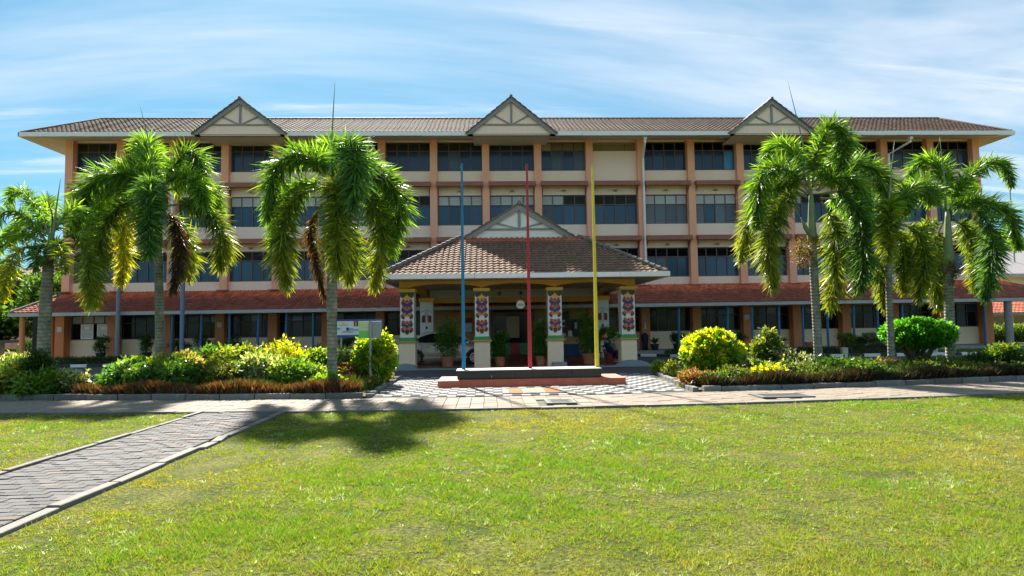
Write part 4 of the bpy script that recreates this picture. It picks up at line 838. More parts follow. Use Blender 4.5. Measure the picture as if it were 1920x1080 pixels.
# small rim plants on the plaza side of each bed
for x, y, h, lab, pal in ((-2.95, 17.6, .3, 'small brownish tuft at the plaza edge of the left bed', 'brown'), (-3.0, 16.3, .28, 'small yellow green tuft below the golden green bush', 'yg'), (5.35, 17.6, .42, 'spiky green tuft at the plaza edge of the right bed', 'olive'), (5.25, 18.6, .38, 'tiny lime seedling at the back corner of the plaza', 'lime'), (5.15, 15.4, .32, 'low brown tuft beside the stone edging of the right bed', 'brown'), (5.35, 14.7, .26, 'low dark tuft at the front corner of the right bed', 'dark')):
    t = thing('tuft', lab, 'plant', (x, y, .05)); leaves('foliage', [(x, y, h * .5, .22, h * .5)], 130, 7, .075, PAL[pal][0], t, tip=PAL[pal][1], seed=int(x * 10 + 90), hollow=.3)

# ================================================================ palms
PALMS = {
 'P1': {'base': [-11.28, 16.0, 0.0], 'tr': [[0.01, 0.0, 1.91], [0.03, 0.0, 2.72], [0.06, 0.0, 3.57]], 'cs': [0.08, 0.0, 3.89], 'rb': 0.155, 'rt': 0.115, 'fr': [(2, 0.31, [[0.04, 0.0, 4.1], [-0.39, 0.16, 4.77], [-0.84, 0.29, 5.26], [-1.2, 0.4, 5.29], [-1.39, 0.5, 4.97]]), (2, 0.34, [[-0.01, 0.0, 4.1], [-0.36, -0.33, 4.53], [-0.64, -0.58, 4.58], [-0.81, -0.8, 4.18]]), (2, 0.33, [[-0.11, 0.0, 3.93], [-0.93, 0.33, 4.16], [-1.55, 0.58, 4.06], [-1.89, 0.8, 3.59]]), (5, 0.3, [[-0.05, 0.0, 3.82], [-0.36, -0.42, 3.66], [-0.39, -0.72, 3.14], [-0.28, -1.0, 2.41]]), (2, 0.34, [[0.15, 0.0, 4.17], [0.15, 0.37, 4.65], [0.23, 0.65, 4.92], [0.43, 0.9, 4.82]]), (6, 0.33, [[0.21, 0.0, 3.85], [0.6, 0.12, 4.11], [0.85, 0.22, 3.7], [0.94, 0.3, 2.31]]), (0, 0.25, [[-0.06, 0.0, 3.89], [-0.01, -0.34, 3.64], [0.14, -0.6, 3.15]]), (2, 0.33, [[0.04, 0.0, 4.1], [-0.59, 0.83, 4.88], [-1.06, 1.45, 5.31], [-1.56, 2.0, 5.19]]), (1, 0.27, [[0.13, 0.0, 3.96], [0.83, -0.75, 3.69], [1.35, -1.3, 3.0]]), (2, 0.31, [[-0.03, 0.0, 3.93], [-0.66, 0.37, 4.44], [-1.28, 0.65, 4.42], [-1.62, 0.9, 3.96]])], 'spear': [[0.13, 0.0, 3.96], [0.19, 0.0, 4.65], [0.29, 0.0, 5.56]], 'st': [[0.1, 0.0, 3.93], [0.12, 0.0, 4.54], [-0.04, 0.0, 5.04]]},
 'P2': {'base': [-9.94, 19.0, 0.0], 'tr': [[-0.05, 0.0, 1.91], [-0.13, 0.0, 4.13]], 'cs': [-0.24, 0.0, 5.67], 'rb': 0.13, 'rt': 0.12, 'fr': [(2, 0.62, [[-0.28, 0.0, 6.0], [-0.96, 0.91, 7.13], [-1.46, 1.59, 7.9], [-1.88, 2.2, 7.76]]), (0, 0.58, [[-0.04, 0.0, 5.95], [0.22, 0.13, 6.7], [0.61, 0.23, 7.2], [0.95, 0.32, 6.78], [0.91, 0.4, 5.74]]), (0, 0.62, [[-0.36, 0.0, 5.97], [-0.94, -0.13, 6.37], [-1.67, -0.23, 6.32], [-2.18, -0.32, 5.73], [-2.41, -0.4, 4.69]]), (1, 0.58, [[-0.34, 0.0, 5.78], [-0.95, -0.3, 5.45], [-1.38, -0.52, 4.87], [-1.54, -0.71, 3.65], [-1.51, -0.9, 2.39]]), (3, 0.55, [[-0.26, 0.0, 6.03], [0.1, -0.91, 5.9], [0.44, -1.59, 4.98], [0.8, -2.2, 3.69]]), (1, 0.56, [[0.09, 0.0, 5.43], [0.73, 0.03, 5.47], [1.41, 0.06, 5.12], [1.78, 0.08, 4.37], [1.72, 0.1, 3.54]]), (1, 0.5, [[0.02, 0.0, 5.33], [0.32, 0.29, 4.91], [0.51, 0.51, 4.1], [0.4, 0.7, 3.27]]), (4, 0.33, [[-0.04, 0.0, 5.37], [0.52, -0.33, 4.81], [0.82, -0.58, 3.8], [0.73, -0.8, 2.76]]), (5, 0.42, [[-0.35, 0.0, 5.45], [-1.09, 0.33, 5.27], [-1.58, 0.57, 4.64], [-1.59, 0.79, 3.98], [-1.83, 1.0, 3.15]]), (0, 0.55, [[0.0, 0.0, 5.87], [0.38, 0.62, 6.26], [0.85, 1.08, 6.24], [1.06, 1.5, 5.56]]), (2, 0.5, [[-0.12, 0.0, 6.03], [0.56, -0.25, 6.3], [1.22, -0.43, 6.01], [1.54, -0.6, 5.32]]), (2, 0.5, [[-0.38, 0.0, 6.0], [-0.98, 0.42, 6.68], [-1.65, 0.72, 6.87], [-2.14, 1.0, 6.36]]), (2, 0.55, [[-0.34, 0.0, 5.83], [-1.64, 0.66, 6.19], [-2.76, 1.16, 5.61], [-3.35, 1.6, 4.63]])], 'spear': [[-0.22, 0.0, 5.7], [-0.35, 0.0, 6.87], [-0.79, 0.0, 8.64]]},
 'P3': {'base': [-3.88, 15.5, 0.0], 'tr': [[-0.02, 0.0, 1.26], [-0.03, 0.0, 3.01]], 'cs': [-0.01, 0.0, 4.85], 'rb': 0.118, 'rt': 0.13, 'fr': [(0, 0.5, [[-0.15, 0.0, 5.36], [-0.49, -0.1, 5.86], [-0.93, -0.17, 5.98], [-1.41, -0.24, 5.53], [-1.52, -0.3, 4.39]]), (1, 0.47, [[-0.31, 0.0, 5.15], [-0.78, -0.16, 4.96], [-1.07, -0.29, 4.46], [-1.14, -0.4, 3.58], [-1.0, -0.5, 2.65]]), (3, 0.52, [[0.04, 0.0, 5.4], [0.35, -0.53, 5.9], [0.67, -0.92, 6.02], [0.85, -1.27, 5.38], [0.85, -1.6, 4.39]]), (1, 0.52, [[0.07, 0.0, 5.26], [0.32, -0.83, 5.07], [0.47, -1.45, 3.99], [0.59, -2.0, 2.88]]), (0, 0.52, [[0.27, 0.0, 5.3], [0.86, 0.1, 5.6], [1.44, 0.17, 5.28], [1.65, 0.24, 4.57], [1.48, 0.3, 3.85]]), (1, 0.5, [[0.27, 0.0, 5.16], [0.9, 0.0, 4.89], [1.2, 0.0, 3.95], [1.04, 0.0, 2.66]]), (2, 0.5, [[-0.04, 0.0, 5.3], [-0.31, 0.83, 6.17], [-0.41, 1.45, 6.77], [-0.43, 2.0, 6.52]]), (4, 0.22, [[-0.26, 0.0, 4.78], [-0.62, 0.21, 4.2], [-0.56, 0.36, 3.53], [-0.35, 0.5, 2.43]]), (1, 0.45, [[0.2, 0.0, 4.51], [0.34, 0.46, 3.74], [0.21, 0.8, 2.86]]), (2, 0.48, [[0.15, 0.0, 5.19], [0.61, 0.66, 5.34], [1.16, 1.16, 4.79], [1.23, 1.6, 3.74]]), (2, 0.48, [[-0.2, 0.0, 5.17], [-0.93, 0.62, 5.41], [-1.63, 1.08, 4.94], [-1.98, 1.5, 3.98]]), (2, 0.48, [[0.12, 0.0, 5.36], [0.41, 0.42, 6.0], [0.88, 0.72, 5.94], [1.14, 1.0, 5.42]]), (2, 0.46, [[-0.1, 0.0, 5.36], [-0.43, 0.33, 5.98], [-0.89, 0.58, 6.26], [-1.34, 0.8, 6.04]])], 'spear': [[-0.1, 0.0, 5.26], [-0.06, 0.0, 6.16], [0.03, 0.0, 7.91]]},
 'P4': {'base': [10.05, 18.2, 0.0], 'tr': [[0.0, 0.0, 1.62], [-0.03, 0.0, 3.92]], 'cs': [0.0, 0.0, 5.37], 'rb': 0.128, 'rt': 0.12, 'fr': [(0, 0.55, [[-0.06, 0.0, 5.54], [-0.52, -0.1, 6.09], [-1.17, -0.17, 6.34], [-1.71, -0.24, 5.84], [-1.89, -0.3, 4.54]]), (1, 0.55, [[-0.13, 0.0, 5.41], [-0.68, -0.23, 5.45], [-1.29, -0.4, 4.84], [-1.68, -0.56, 3.86], [-1.64, -0.7, 2.65]]), (1, 0.5, [[-0.14, 0.0, 5.44], [-0.82, 0.37, 5.83], [-1.55, 0.65, 5.13], [-1.91, 0.9, 3.62]]), (0, 0.5, [[0.07, 0.0, 5.78], [0.07, -0.3, 6.68], [0.41, -0.52, 7.49], [0.72, -0.71, 7.09], [0.5, -0.9, 6.17]]), (2, 0.5, [[-0.11, 0.0, 5.78], [-0.11, 0.62, 6.94], [-0.44, 1.08, 7.45], [-0.73, 1.5, 7.09]]), (0, 0.58, [[0.18, 0.0, 5.64], [0.9, 0.2, 6.26], [1.82, 0.34, 6.53], [2.55, 0.48, 6.18], [2.79, 0.6, 5.26]]), (3, 0.6, [[0.25, 0.0, 5.52], [0.81, -0.33, 5.46], [1.15, -0.57, 4.68], [1.12, -0.79, 3.64], [0.77, -1.0, 2.53]]), (1, 0.58, [[0.32, 0.0, 5.27], [0.75, 0.12, 4.56], [0.82, 0.22, 3.27], [0.61, 0.3, 2.03]]), (2, 0.55, [[0.29, 0.0, 5.37], [1.47, 0.5, 5.33], [2.32, 0.87, 4.36], [2.53, 1.2, 2.99]]), (2, 0.5, [[0.07, 0.0, 5.74], [0.9, 0.75, 6.78], [1.5, 1.3, 7.2], [2.16, 1.8, 7.07]]), (2, 0.5, [[-0.14, 0.0, 5.54], [-0.64, 0.37, 6.0], [-1.12, 0.65, 5.81], [-1.44, 0.9, 5.09]]), (2, 0.5, [[0.22, 0.0, 5.61], [0.77, -0.21, 5.94], [1.27, -0.36, 5.73], [1.51, -0.5, 5.05]])], 'spear': [[-0.02, 0.0, 5.49], [-0.15, 0.0, 6.92], [-0.59, 0.0, 9.15]]},
 'P5': {'base': [12.06, 17.8, 0.0], 'tr': [[0.02, 0.0, 1.59], [0.06, 0.0, 3.52]], 'cs': [0.1, 0.0, 4.57], 'rb': 0.1, 'rt': 0.09, 'fr': [(6, 0.42, [[0.17, 0.0, 4.98], [-0.33, -0.75, 4.92], [-0.75, -1.3, 4.21], [-1.18, -1.8, 3.25]]), (1, 0.38, [[0.04, 0.0, 4.66], [-0.07, 0.25, 3.88], [0.07, 0.43, 2.91], [0.3, 0.6, 1.95]]), (1, 0.45, [[0.36, 0.0, 4.49], [0.83, -0.08, 4.31], [1.14, -0.14, 3.54], [0.79, -0.2, 2.21]]), (1, 0.42, [[0.33, 0.0, 4.49], [0.9, 0.52, 3.74], [1.15, 0.9, 2.51]]), (0, 0.45, [[0.27, 0.0, 4.95], [0.99, 0.33, 5.51], [1.66, 0.58, 5.76], [2.18, 0.8, 5.3]])], 'spear': [[0.15, 0.0, 4.82], [0.24, 0.0, 5.64], [0.46, 0.0, 7.09]]},
 'P6': {'base': [14.74, 18.9, 0.0], 'tr': [[0.04, 0.0, 1.56], [0.1, 0.0, 3.27]], 'cs': [0.18, 0.0, 4.86], 'rb': 0.14, 'rt': 0.135, 'fr': [(0, 0.5, [[0.07, 0.0, 5.09], [-0.52, -0.21, 5.78], [-1.18, -0.36, 5.8], [-1.64, -0.5, 4.92]]), (2, 0.5, [[0.15, 0.0, 5.27], [0.38, 0.4, 6.42], [0.22, 0.69, 6.98], [-0.06, 0.95, 6.83], [-0.21, 1.2, 6.34]]), (0, 0.42, [[0.25, 0.0, 5.13], [0.84, 0.07, 6.07], [1.55, 0.11, 6.61], [2.28, 0.16, 6.65], [2.56, 0.2, 6.0]]), (0, 0.5, [[0.36, 0.0, 4.92], [1.06, 0.16, 5.38], [1.94, 0.29, 5.31], [2.65, 0.4, 4.88], [2.92, 0.5, 4.0]]), (3, 0.52, [[0.6, 0.0, 4.97], [1.0, -0.33, 4.97], [1.14, -0.58, 3.96], [0.61, -0.8, 2.28]]), (1, 0.45, [[0.02, 0.0, 4.74], [-0.12, 0.25, 4.0], [-0.05, 0.43, 2.88], [0.17, 0.6, 2.0]]), (1, 0.45, [[-0.04, 0.0, 4.66], [-0.77, -0.25, 4.54], [-1.26, -0.43, 4.0], [-1.54, -0.6, 2.98]]), (1, 0.45, [[0.37, 0.0, 4.79], [1.09, 0.37, 4.53], [1.59, 0.65, 3.68], [1.69, 0.9, 2.62]]), (2, 0.45, [[0.25, 0.0, 5.09], [1.25, 0.75, 5.86], [1.94, 1.3, 6.17], [2.49, 1.8, 5.99]])], 'spear': [[0.14, 0.0, 5.09], [0.14, 0.0, 6.23], [0.07, 0.0, 7.5]]},
}

KIND = {0: [(.06, .15, .022), (.095, .20, .028), (.15, .26, .035)], 1: [(.085, .15, .018), (.125, .19, .022), (.18, .24, .028)], 2: [(.09, .21, .025), (.14, .28, .03), (.20, .34, .04)],
        3: [(.05, .135, .035), (.075, .18, .045), (.11, .22, .045)], 4: [(.085, .045, .03), (.06, .035, .025), (.13, .075, .045)], 5: [(.42, .38, .02), (.34, .36, .02), (.22, .28, .02)], 6: [(.11, .18, .015), (.16, .22, .02), (.08, .15, .015)]}
def crom(P, n):
    P = np.array(P, float); P = np.vstack([2 * P[0] - P[1], P, 2 * P[-1] - P[-2]]); k = len(P) - 3; o = []
    for t in np.linspace(0, k - 1e-6, n):
        i = int(t); f = t - i; a, b, c, d = P[i:i + 4]; o.append(.5 * (2 * b + (c - a) * f + (2 * a - 5 * b + 4 * c - d) * f * f + (3 * b - a - 3 * c + d) * f ** 3))
    return np.array(o)
def frond(t, base, kind, rad, pts, seed, dens=13):
    rs = np.random.RandomState(seed); C0 = crom(pts, 90); seg = np.linalg.norm(np.diff(C0, axis=0), axis=1); s = np.concatenate([[0], np.cumsum(seg)]); Lt = s[-1]
    per = dens; M = max(40, int(Lt / .032)); u = np.linspace(.13 if Lt > 1.5 else .05, 1, M); u = np.repeat(u, per) + rs.normal(size=M * per) * .004; u = np.clip(u, 0, 1); n = len(u)
    P = np.stack([np.interp(u * Lt, s, C0[:, j]) for j in range(3)], 1); T = np.stack([np.interp(np.minimum(u * Lt + .03, Lt), s, C0[:, j]) - np.interp(u * Lt - .05, s, C0[:, j]) for j in range(3)], 1); T /= np.linalg.norm(T, axis=1)[:, None] + 1e-9
    ref = np.array([0, 0, 1.]) + np.zeros((n, 3)); A = np.cross(T, ref); A /= np.linalg.norm(A, axis=1)[:, None] + 1e-6; B = np.cross(A, T)
    ph = rs.rand(n) * 2 * PI; ph = ph - .28 * np.sin(2 * ph)
    perp = A * np.cos(ph)[:, None] + B * np.sin(ph)[:, None]
    el = np.radians(70 - 32 * u ** 2 + rs.normal(size=n) * 15); dirv = T * np.cos(el)[:, None] + perp * np.sin(el)[:, None]
    uu = (u - .1) / .9; prof = np.clip(np.minimum(1, .45 + uu * 2.6) * np.minimum(1, .50 + (1 - uu) * 1.6), .2, 1)
    ln = rad * 1.22 * prof * (.6 + .6 * rs.rand(n)); w_ = (.012 + .009 * rs.rand(n)) * (1 if kind != 4 else .8)
    dr = np.array([0, 0, -1.]) * (ln * (.20 if kind != 4 else .7))[:, None]
    mid = P + dirv * (ln * .5)[:, None] + dr * .16; tip = P + dirv * ln[:, None] * .95 + dr * .8
    sd_ = np.cross(dirv, rs.normal(size=(n, 3))); sd_ /= np.linalg.norm(sd_, axis=1)[:, None] + 1e-6; sd_ *= w_[:, None]
    V = np.stack([P - sd_ * .5, P + sd_ * .5, mid - sd_, mid + sd_, tip], 1).reshape(-1, 3); i5 = np.arange(n)[:, None] * 5
    F = np.concatenate([i5 + [0, 1, 3], i5 + [0, 3, 2], i5 + [2, 3, 4]], 0)
    pal = np.array(KIND[kind]); C = pal[rs.randint(3, size=n)] * (.55 + 1.0 * rs.rand(n, 1) ** 1.5)
    if kind in (1, 6): y = (u > .65)[:, None] * rs.rand(n, 1) * .9; y = np.clip(y, 0, 1); C = C * (1 - y) + np.array([.24, .26, .025]) * y
    C = np.repeat(C, 5, 0); C = C.reshape(n, 5, 3); C[:, 4] *= 1.35; C = C.reshape(-1, 3)
    b = Vector(base); o0 = Vector(pts[0]); fo = link('frond', npmesh('frond', V - np.array(pts[0]), F, C, palmleaf), b + o0, t)
    q = MB(); cc = crom(pts, 12); q.tube([Vector(p) for p in cc], [.03 * (1 - i / 12) + .007 for i in range(12)], 6, cap=False); q.obj('midrib', rachism if kind != 4 else barkm, fo, smooth=True, org=None) if 0 else None
    q2 = MB(); q2.tube([Vector(p) + b for p in cc], [.03 * (1 - i / 12) + .007 for i in range(12)], 6, cap=False); q2.obj('midrib', rachism if kind != 4 else barkm, fo, smooth=True)
LAB = {'P1': 'leaning grey trunked palm with drooping yellowing fronds at the far left', 'P2': 'tall palm with a brown dead frond, standing in the left bed', 'P3': 'palm with a speckled grey trunk beside the blue information board',
       'P4': 'tallest right hand palm with wide dark fronds and a green crownshaft', 'P5': 'slim palm with a thin trunk between two thicker palms', 'P6': 'ringed trunk palm with fronds reaching past the right end of the building'}
for pi, (nm, d) in enumerate(PALMS.items()):
    b = Vector(d['base']); t = thing('palm_tree', LAB[nm], 'palm tree', b, 'foxtail palms in the garden')
    pts = [Vector((0, 0, 0))] + [Vector(p) for p in d['tr']]; tp = pts[-1]; cv = crom([list(p) for p in pts], 16); H = tp.z
    q = MB(); q.tube([b + Vector(p) for p in cv], [(d['rb'] * 1.35 if i == 0 else d['rb'] * (1.08 if i == 1 else 1) + (d['rt'] - d['rb']) * (i / 15)) for i in range(16)], 18); q.obj('trunk', trunkm, t, smooth=True)
    cs = Vector(d['cs']); q = MB(); q.tube([b + tp, b + tp.lerp(cs, .15), b + tp.lerp(cs, .5), b + cs, b + cs + Vector((0, 0, .25))], [d['rt'] * 1.02, d['rt'] * 1.2, d['rt'] * .95, d['rt'] * .6, d['rt'] * .35], 14); q.obj('crownshaft', shaftm, t, smooth=True)
    for fi, (k, rad, pts_) in enumerate(d['fr']): frond(t, b, k, rad, [[a for a in p] for p in pts_], 100 * pi + fi, 6 if nm == 'P1' else 10)
    sp = d['spear']; q = MB(); cc = crom(sp, 8); q.tube([b + Vector(p) for p in cc], [.045, .042, .036, .03, .024, .018, .011, .004], 6); q.obj('spear_leaf', shaftm, t, smooth=True)
    if 'st' in d: cc = crom(d['st'], 6); q = MB(); q.tube([b + Vector(p) for p in cc], [.03, .03, .025, .02, .012, .006], 6); q.obj('dead_stalk', barkm, t, smooth=True)
    if nm in ('P4', 'P6', 'P1'):      # fruit stalks and dry fibre below the crown
        off = {'P4': (-.42, -.1), 'P6': (.02, -.15), 'P1': (.0, 0)}[nm]; z = tp.z; bl = [(b.x + tp.x + off[0] * .9, b.y + off[1], z - .3, .28 if nm == 'P4' else .2, .42 if nm == 'P4' else .25), (b.x + tp.x, b.y - .12, z - .1, .2, .3)]
        leaves('seed_stalks', bl, 170 if nm == 'P4' else 90, 8, .07, [(.16, .08, .04), (.10, .06, .03), (.12, .13, .03)], t, seed=5 + pi, hollow=.2, aspect=.3)
        if nm == 'P4':
            q = MB(); q.tube([b + tp + Vector((-.02, -.05, .15)), b + tp + Vector((-.25, -.1, .55)), b + tp + Vector((-.38, -.12, .85))], [.05, .07, .01], 8); q.obj('flower_spathe', shaftm, t, smooth=True)

# ================================================================ grass blades
BARE = [(-3.3, 7.3, .45, .6), (-3.1, 6.1, .6, .3), (-3.55, 8.6, .25, .4), (-5.8, 11.35, .3, .2), (3.4, 7.2, .5, .2), (4.1, 6.2, .6, .2), (1.9, 5.6, .5, .16), (2.8, 9.4, .5, .2), (-.6, 4.9, .4, .14), (5.2, 8.4, .7, .2), (0.2, 10.6, 1.0, .2)]
def patch(X, Y):
    f = np.sin(X * 1.3 + 2 * np.sin(Y * .9 + .4)) * np.sin(Y * 1.9 + 1.7 * np.sin(X * .8)); g_ = np.sin(X * 5.1 + 3 * np.sin(Y * 3.3 + X)) * np.sin(Y * 7.7 + 2.5 * np.sin(X * 4.2 + 1)); return f, g_
def grass(name, regs, seed, lab):
    rs = np.random.RandomState(seed); Vs = []; Cs = []
    for (x0, x1, y0, y1, dens, hh, ww) in regs:
        n = int((x1 - x0) * (y1 - y0) * dens); nb = 9
        X = x0 + (x1 - x0) * rs.rand(n); Y = y0 + (y1 - y0) * rs.rand(n)
        keep = np.abs(X - .045 * Y) < .87 * Y + .6
        keep &= ~((X > -5.58) & (X < -3.76) & (Y > 2.5)) & (Y < 11.68 + .0078 * (X - 1) ** 2 - .13)
        f, g_ = patch(X, Y); h_ = rs.rand(n)
        keep &= h_ < .55 + .32 * f + .38 * g_ + .12
        for bx_, by_, rx_, ry_ in BARE: keep &= ((X - bx_) / rx_) ** 2 + ((Y - by_) / ry_) ** 2 > .2 + 1.3 * rs.rand(len(X))
        X, Y, f, g_ = X[keep], Y[keep], f[keep], g_[keep]; n = len(X)
        sz = hh * (.35 + .75 * rs.rand(n) ** 2 + .25 * np.clip(g_, -.6, 1) + .25 * np.clip(f, -.6, 1)); sz = np.maximum(sz, hh * .22); big = rs.rand(n) < .05; sz[big] *= 1.8
        kind = np.clip(.45 + .4 * f + .25 * g_ + .22 * rs.normal(size=n), 0, 1)
        yb = np.clip(np.sin(X * .55 + 1.0) * np.sin(Y * .8 - .6) + .25 * rs.normal(size=n), 0, 1)   # drier, yellower parts of the lawn
        base = np.array([.19, .25, .028]) * (1 - kind[:, None]) + np.array([.095, .20, .02]) * kind[:, None]
        base = base * (1 - .75 * yb[:, None]) + np.array([.29, .25, .075]) * .75 * yb[:, None]
        pale = rs.rand(n) < .012 + .06 * (np.sin(X * 2.1 + 2) * np.sin(Y * 2.9) > .55); base[pale] = [.34, .42, .44]
        brown = rs.rand(n) < .07; base[brown] = [.26, .19, .09]
        m_ = n * nb; r_ = lambda a: np.repeat(a, nb, 0)
        bx = r_(X) + rs.normal(size=m_) * r_(sz) * .45; by = r_(Y) + rs.normal(size=m_) * r_(sz) * .45; H = r_(sz) * (.5 + .8 * rs.rand(m_)); ox = (bx - r_(X)) * 1.1 + rs.normal(size=m_) * H * .4; oy = (by - r_(Y)) * 1.1 + rs.normal(size=m_) * H * .4
        a = rs.rand(m_) * 2 * PI; W_ = ww * (.6 + .8 * rs.rand(m_)) * np.where(r_(pale), 1.4, 1); Z = np.zeros(m_)
        s_ = np.stack([np.cos(a) * W_, np.sin(a) * W_, Z], 1); b = np.stack([bx, by, Z], 1); tp = b + np.stack([ox, oy, H], 1)
        Vs.append(np.stack([b - s_, b + s_, tp], 1).reshape(-1, 3)); C = r_(base) * (.7 + .6 * rs.rand(m_, 1)); C3 = np.repeat(C, 3, 0).reshape(-1, 3, 3); C3[:, 2] *= 1.15; Cs.append(C3.reshape(-1, 3))
    V = np.concatenate(Vs); C = np.clip(np.concatenate(Cs), 0, 1); F = np.arange(len(V)).reshape(-1, 3); o = link(name, npmesh(name, V, F, C, grassm), (0, 0, 0)); tag(o, lab, 'grass', kind='stuff'); print('grass tris', len(F)); return o
grass('lawn_grass', [(-5, 6, 3.0, 5.2, 1700, .036, .0020), (-7, 8, 5.2, 7.5, 1100, .034, .0025), (-9, 10, 7.5, 10, 650, .034, .0032), (-11, 13, 10, 12.9, 420, .034, .0040)], 31, 'short patchy green lawn grass in front of the building')
def verge(name, x0, x1, y0, y1, dens, lab, seed):
    rs = np.random.RandomState(seed); n = int((x1 - x0) * (y1 - y0) * dens); X = x0 + (x1 - x0) * rs.rand(n); Y = y0 + (y1 - y0) * rs.rand(n); H = .05 + .05 * rs.rand(n); a = rs.rand(n) * 6.28; W_ = .008
    b = np.stack([X, Y, np.full(n, .005)], 1); s_ = np.stack([np.cos(a) * W_, np.sin(a) * W_, 0 * a], 1); V = np.stack([b - s_, b + s_, b + np.stack([rs.normal(size=n) * .02, rs.normal(size=n) * .02, H], 1)], 1).reshape(-1, 3)
    C = np.repeat(np.array([[.09, .17, .02]]) * (.7 + .6 * rs.rand(n, 1)), 3, 0); tag(link(name, npmesh(name, V - [x0, y0, 0], np.arange(n * 3).reshape(-1, 3), C, grassm), (x0, y0, 0)), lab, 'grass', kind='stuff')
verge('bed_grass', -13.2, -9.9, 15.0, 19.0, 700, 'grass gap beside the left planting bed', 41)
verge('bed_grass', -4.2, -2.8, 14.1, 17.5, 500, 'grass under the golden green bush', 42)
verge('verge_grass', -24, -4, 28.3, 30.8, 160, 'strip of grass between the left kerb and the verandah', 43)
verge('verge_grass', 9, 30, 26.2, 30.8, 160, 'strip of grass between the right kerb and the verandah', 44)

# ================================================================ potted plants and hedges near the building
def pot(x, y, z, r, h, mt_, t):
    q = MB(); q.lathe((x, y, z), [(r * .68, 0), (r * .92, h * .8), (r, h * .82), (r * 1.04, h), (r * .9, h), (r * .86, h * .9), (.01, h * .9)], 20); q.obj('pot', mt_, t, smooth=False)
POR = [(-1.53, 23.5, .27, .40, 1.85, 'tall bamboo like plant in a terracotta pot in front of the parked car', 0), (.48, 23.45, .23, .37, 1.30, 'bushy potted plant just right of the second porch column', 1), (2.05, 23.45, .23, .36, 1.66, 'narrow tall potted plant left of the third porch column', 1), (3.96, 23.7, .30, .42, 2.1, 'largest potted tree, behind the yellow flagpole', 0), (5.0, 25.3, .2, .5, 1.45, 'round headed potted plant behind the seated person', 2)]
for k, (x, y, r, ph_, top, lab, st) in enumerate(POR):
    t = thing('potted_plant', lab, 'potted plant', (x, y, .04), 'potted plants in the porch'); pot(x, y, .04, r, ph_, terra, t); rr = random.Random(k + 40)
    if st == 0: bl = [(x + rr.uniform(-.14, .14), y + rr.uniform(-.1, .1), ph_ + (top - ph_) * f, .36 * (1 - .55 * abs(f - .45)), .3) for f in (.15, .35, .5, .65, .82)] + [(x + .22, y, ph_ + .45, .2, .3), (x - .24, y, ph_ + .6, .18, .25)]
    elif st == 1: bl = [(x + rr.uniform(-.12, .12), y, ph_ + (top - ph_) * f, .27 * (1 - .35 * f), .24) for f in (.12, .35, .6, .85)]
    else: bl = [(x, y, top - .25, .36, .24), (x + .1, y, ph_ + .2, .18, .25)]
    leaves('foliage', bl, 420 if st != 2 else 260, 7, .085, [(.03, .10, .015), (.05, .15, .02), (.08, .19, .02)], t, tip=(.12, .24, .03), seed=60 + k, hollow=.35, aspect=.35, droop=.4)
    q = MB()
    for j in range(5): q.tube([(x + rr.uniform(-.06, .06), y, .04 + ph_ * .88), (x + rr.uniform(-.15, .15), y + rr.uniform(-.1, .1), ph_ + (top - ph_) * .6)], [.018, .008], 6)
    q.obj('stem', rachism, t)
VER = [(-19.97, 32.4, 'clipped', 1.15, 'clipped bonsai like plant in a dark pot below the notice boards'), (-17.6, 32.3, 'loose', 1.25, 'loose leaved potted tree left of the tall palm trunk'), (-15.97, 32.4, 'spread', .95, 'spreading dark potted plant by the fourth pillar on the left'), (-14.7, 32.2, 'loose', 1.2, 'airy potted plant beside the blue grey lamp post'), (-13.2, 32.4, 'spread', 1.05, 'wide flat potted plant behind the shrubs'),
       (-11.78, 32.4, 'palm', .9, 'arching potted plant in a black pot left of a pillar'), (-10.32, 32.4, 'fern', .9, 'bright green fern in a black pot'), (-8.89, 32.4, 'palm', .9, 'thin leaved potted plant beside a blue post'), (-7.4, 32.4, 'loose', 1.15, 'dark upright potted plant under the information board'),
       (8.96, 32.4, 'bigleaf', .85, 'broad leaved plant in a dark tub next to the navy bundle'), (10.15, 32.3, 'clipped', .85, 'potted shrub half hidden by the golden bush'), (13.43, 32.3, 'spread', .95, 'spreading potted plant right of the golden bush'), (15.83, 32.0, 'cycad', .95, 'cycad on a grey stand against the low wall'), (20.1, 32.4, 'cycad', .95, 'cycad beside the blue bench'), (17.0, 31.6, 'empty', .5, 'empty terracotta pot behind the tallest right palm')]
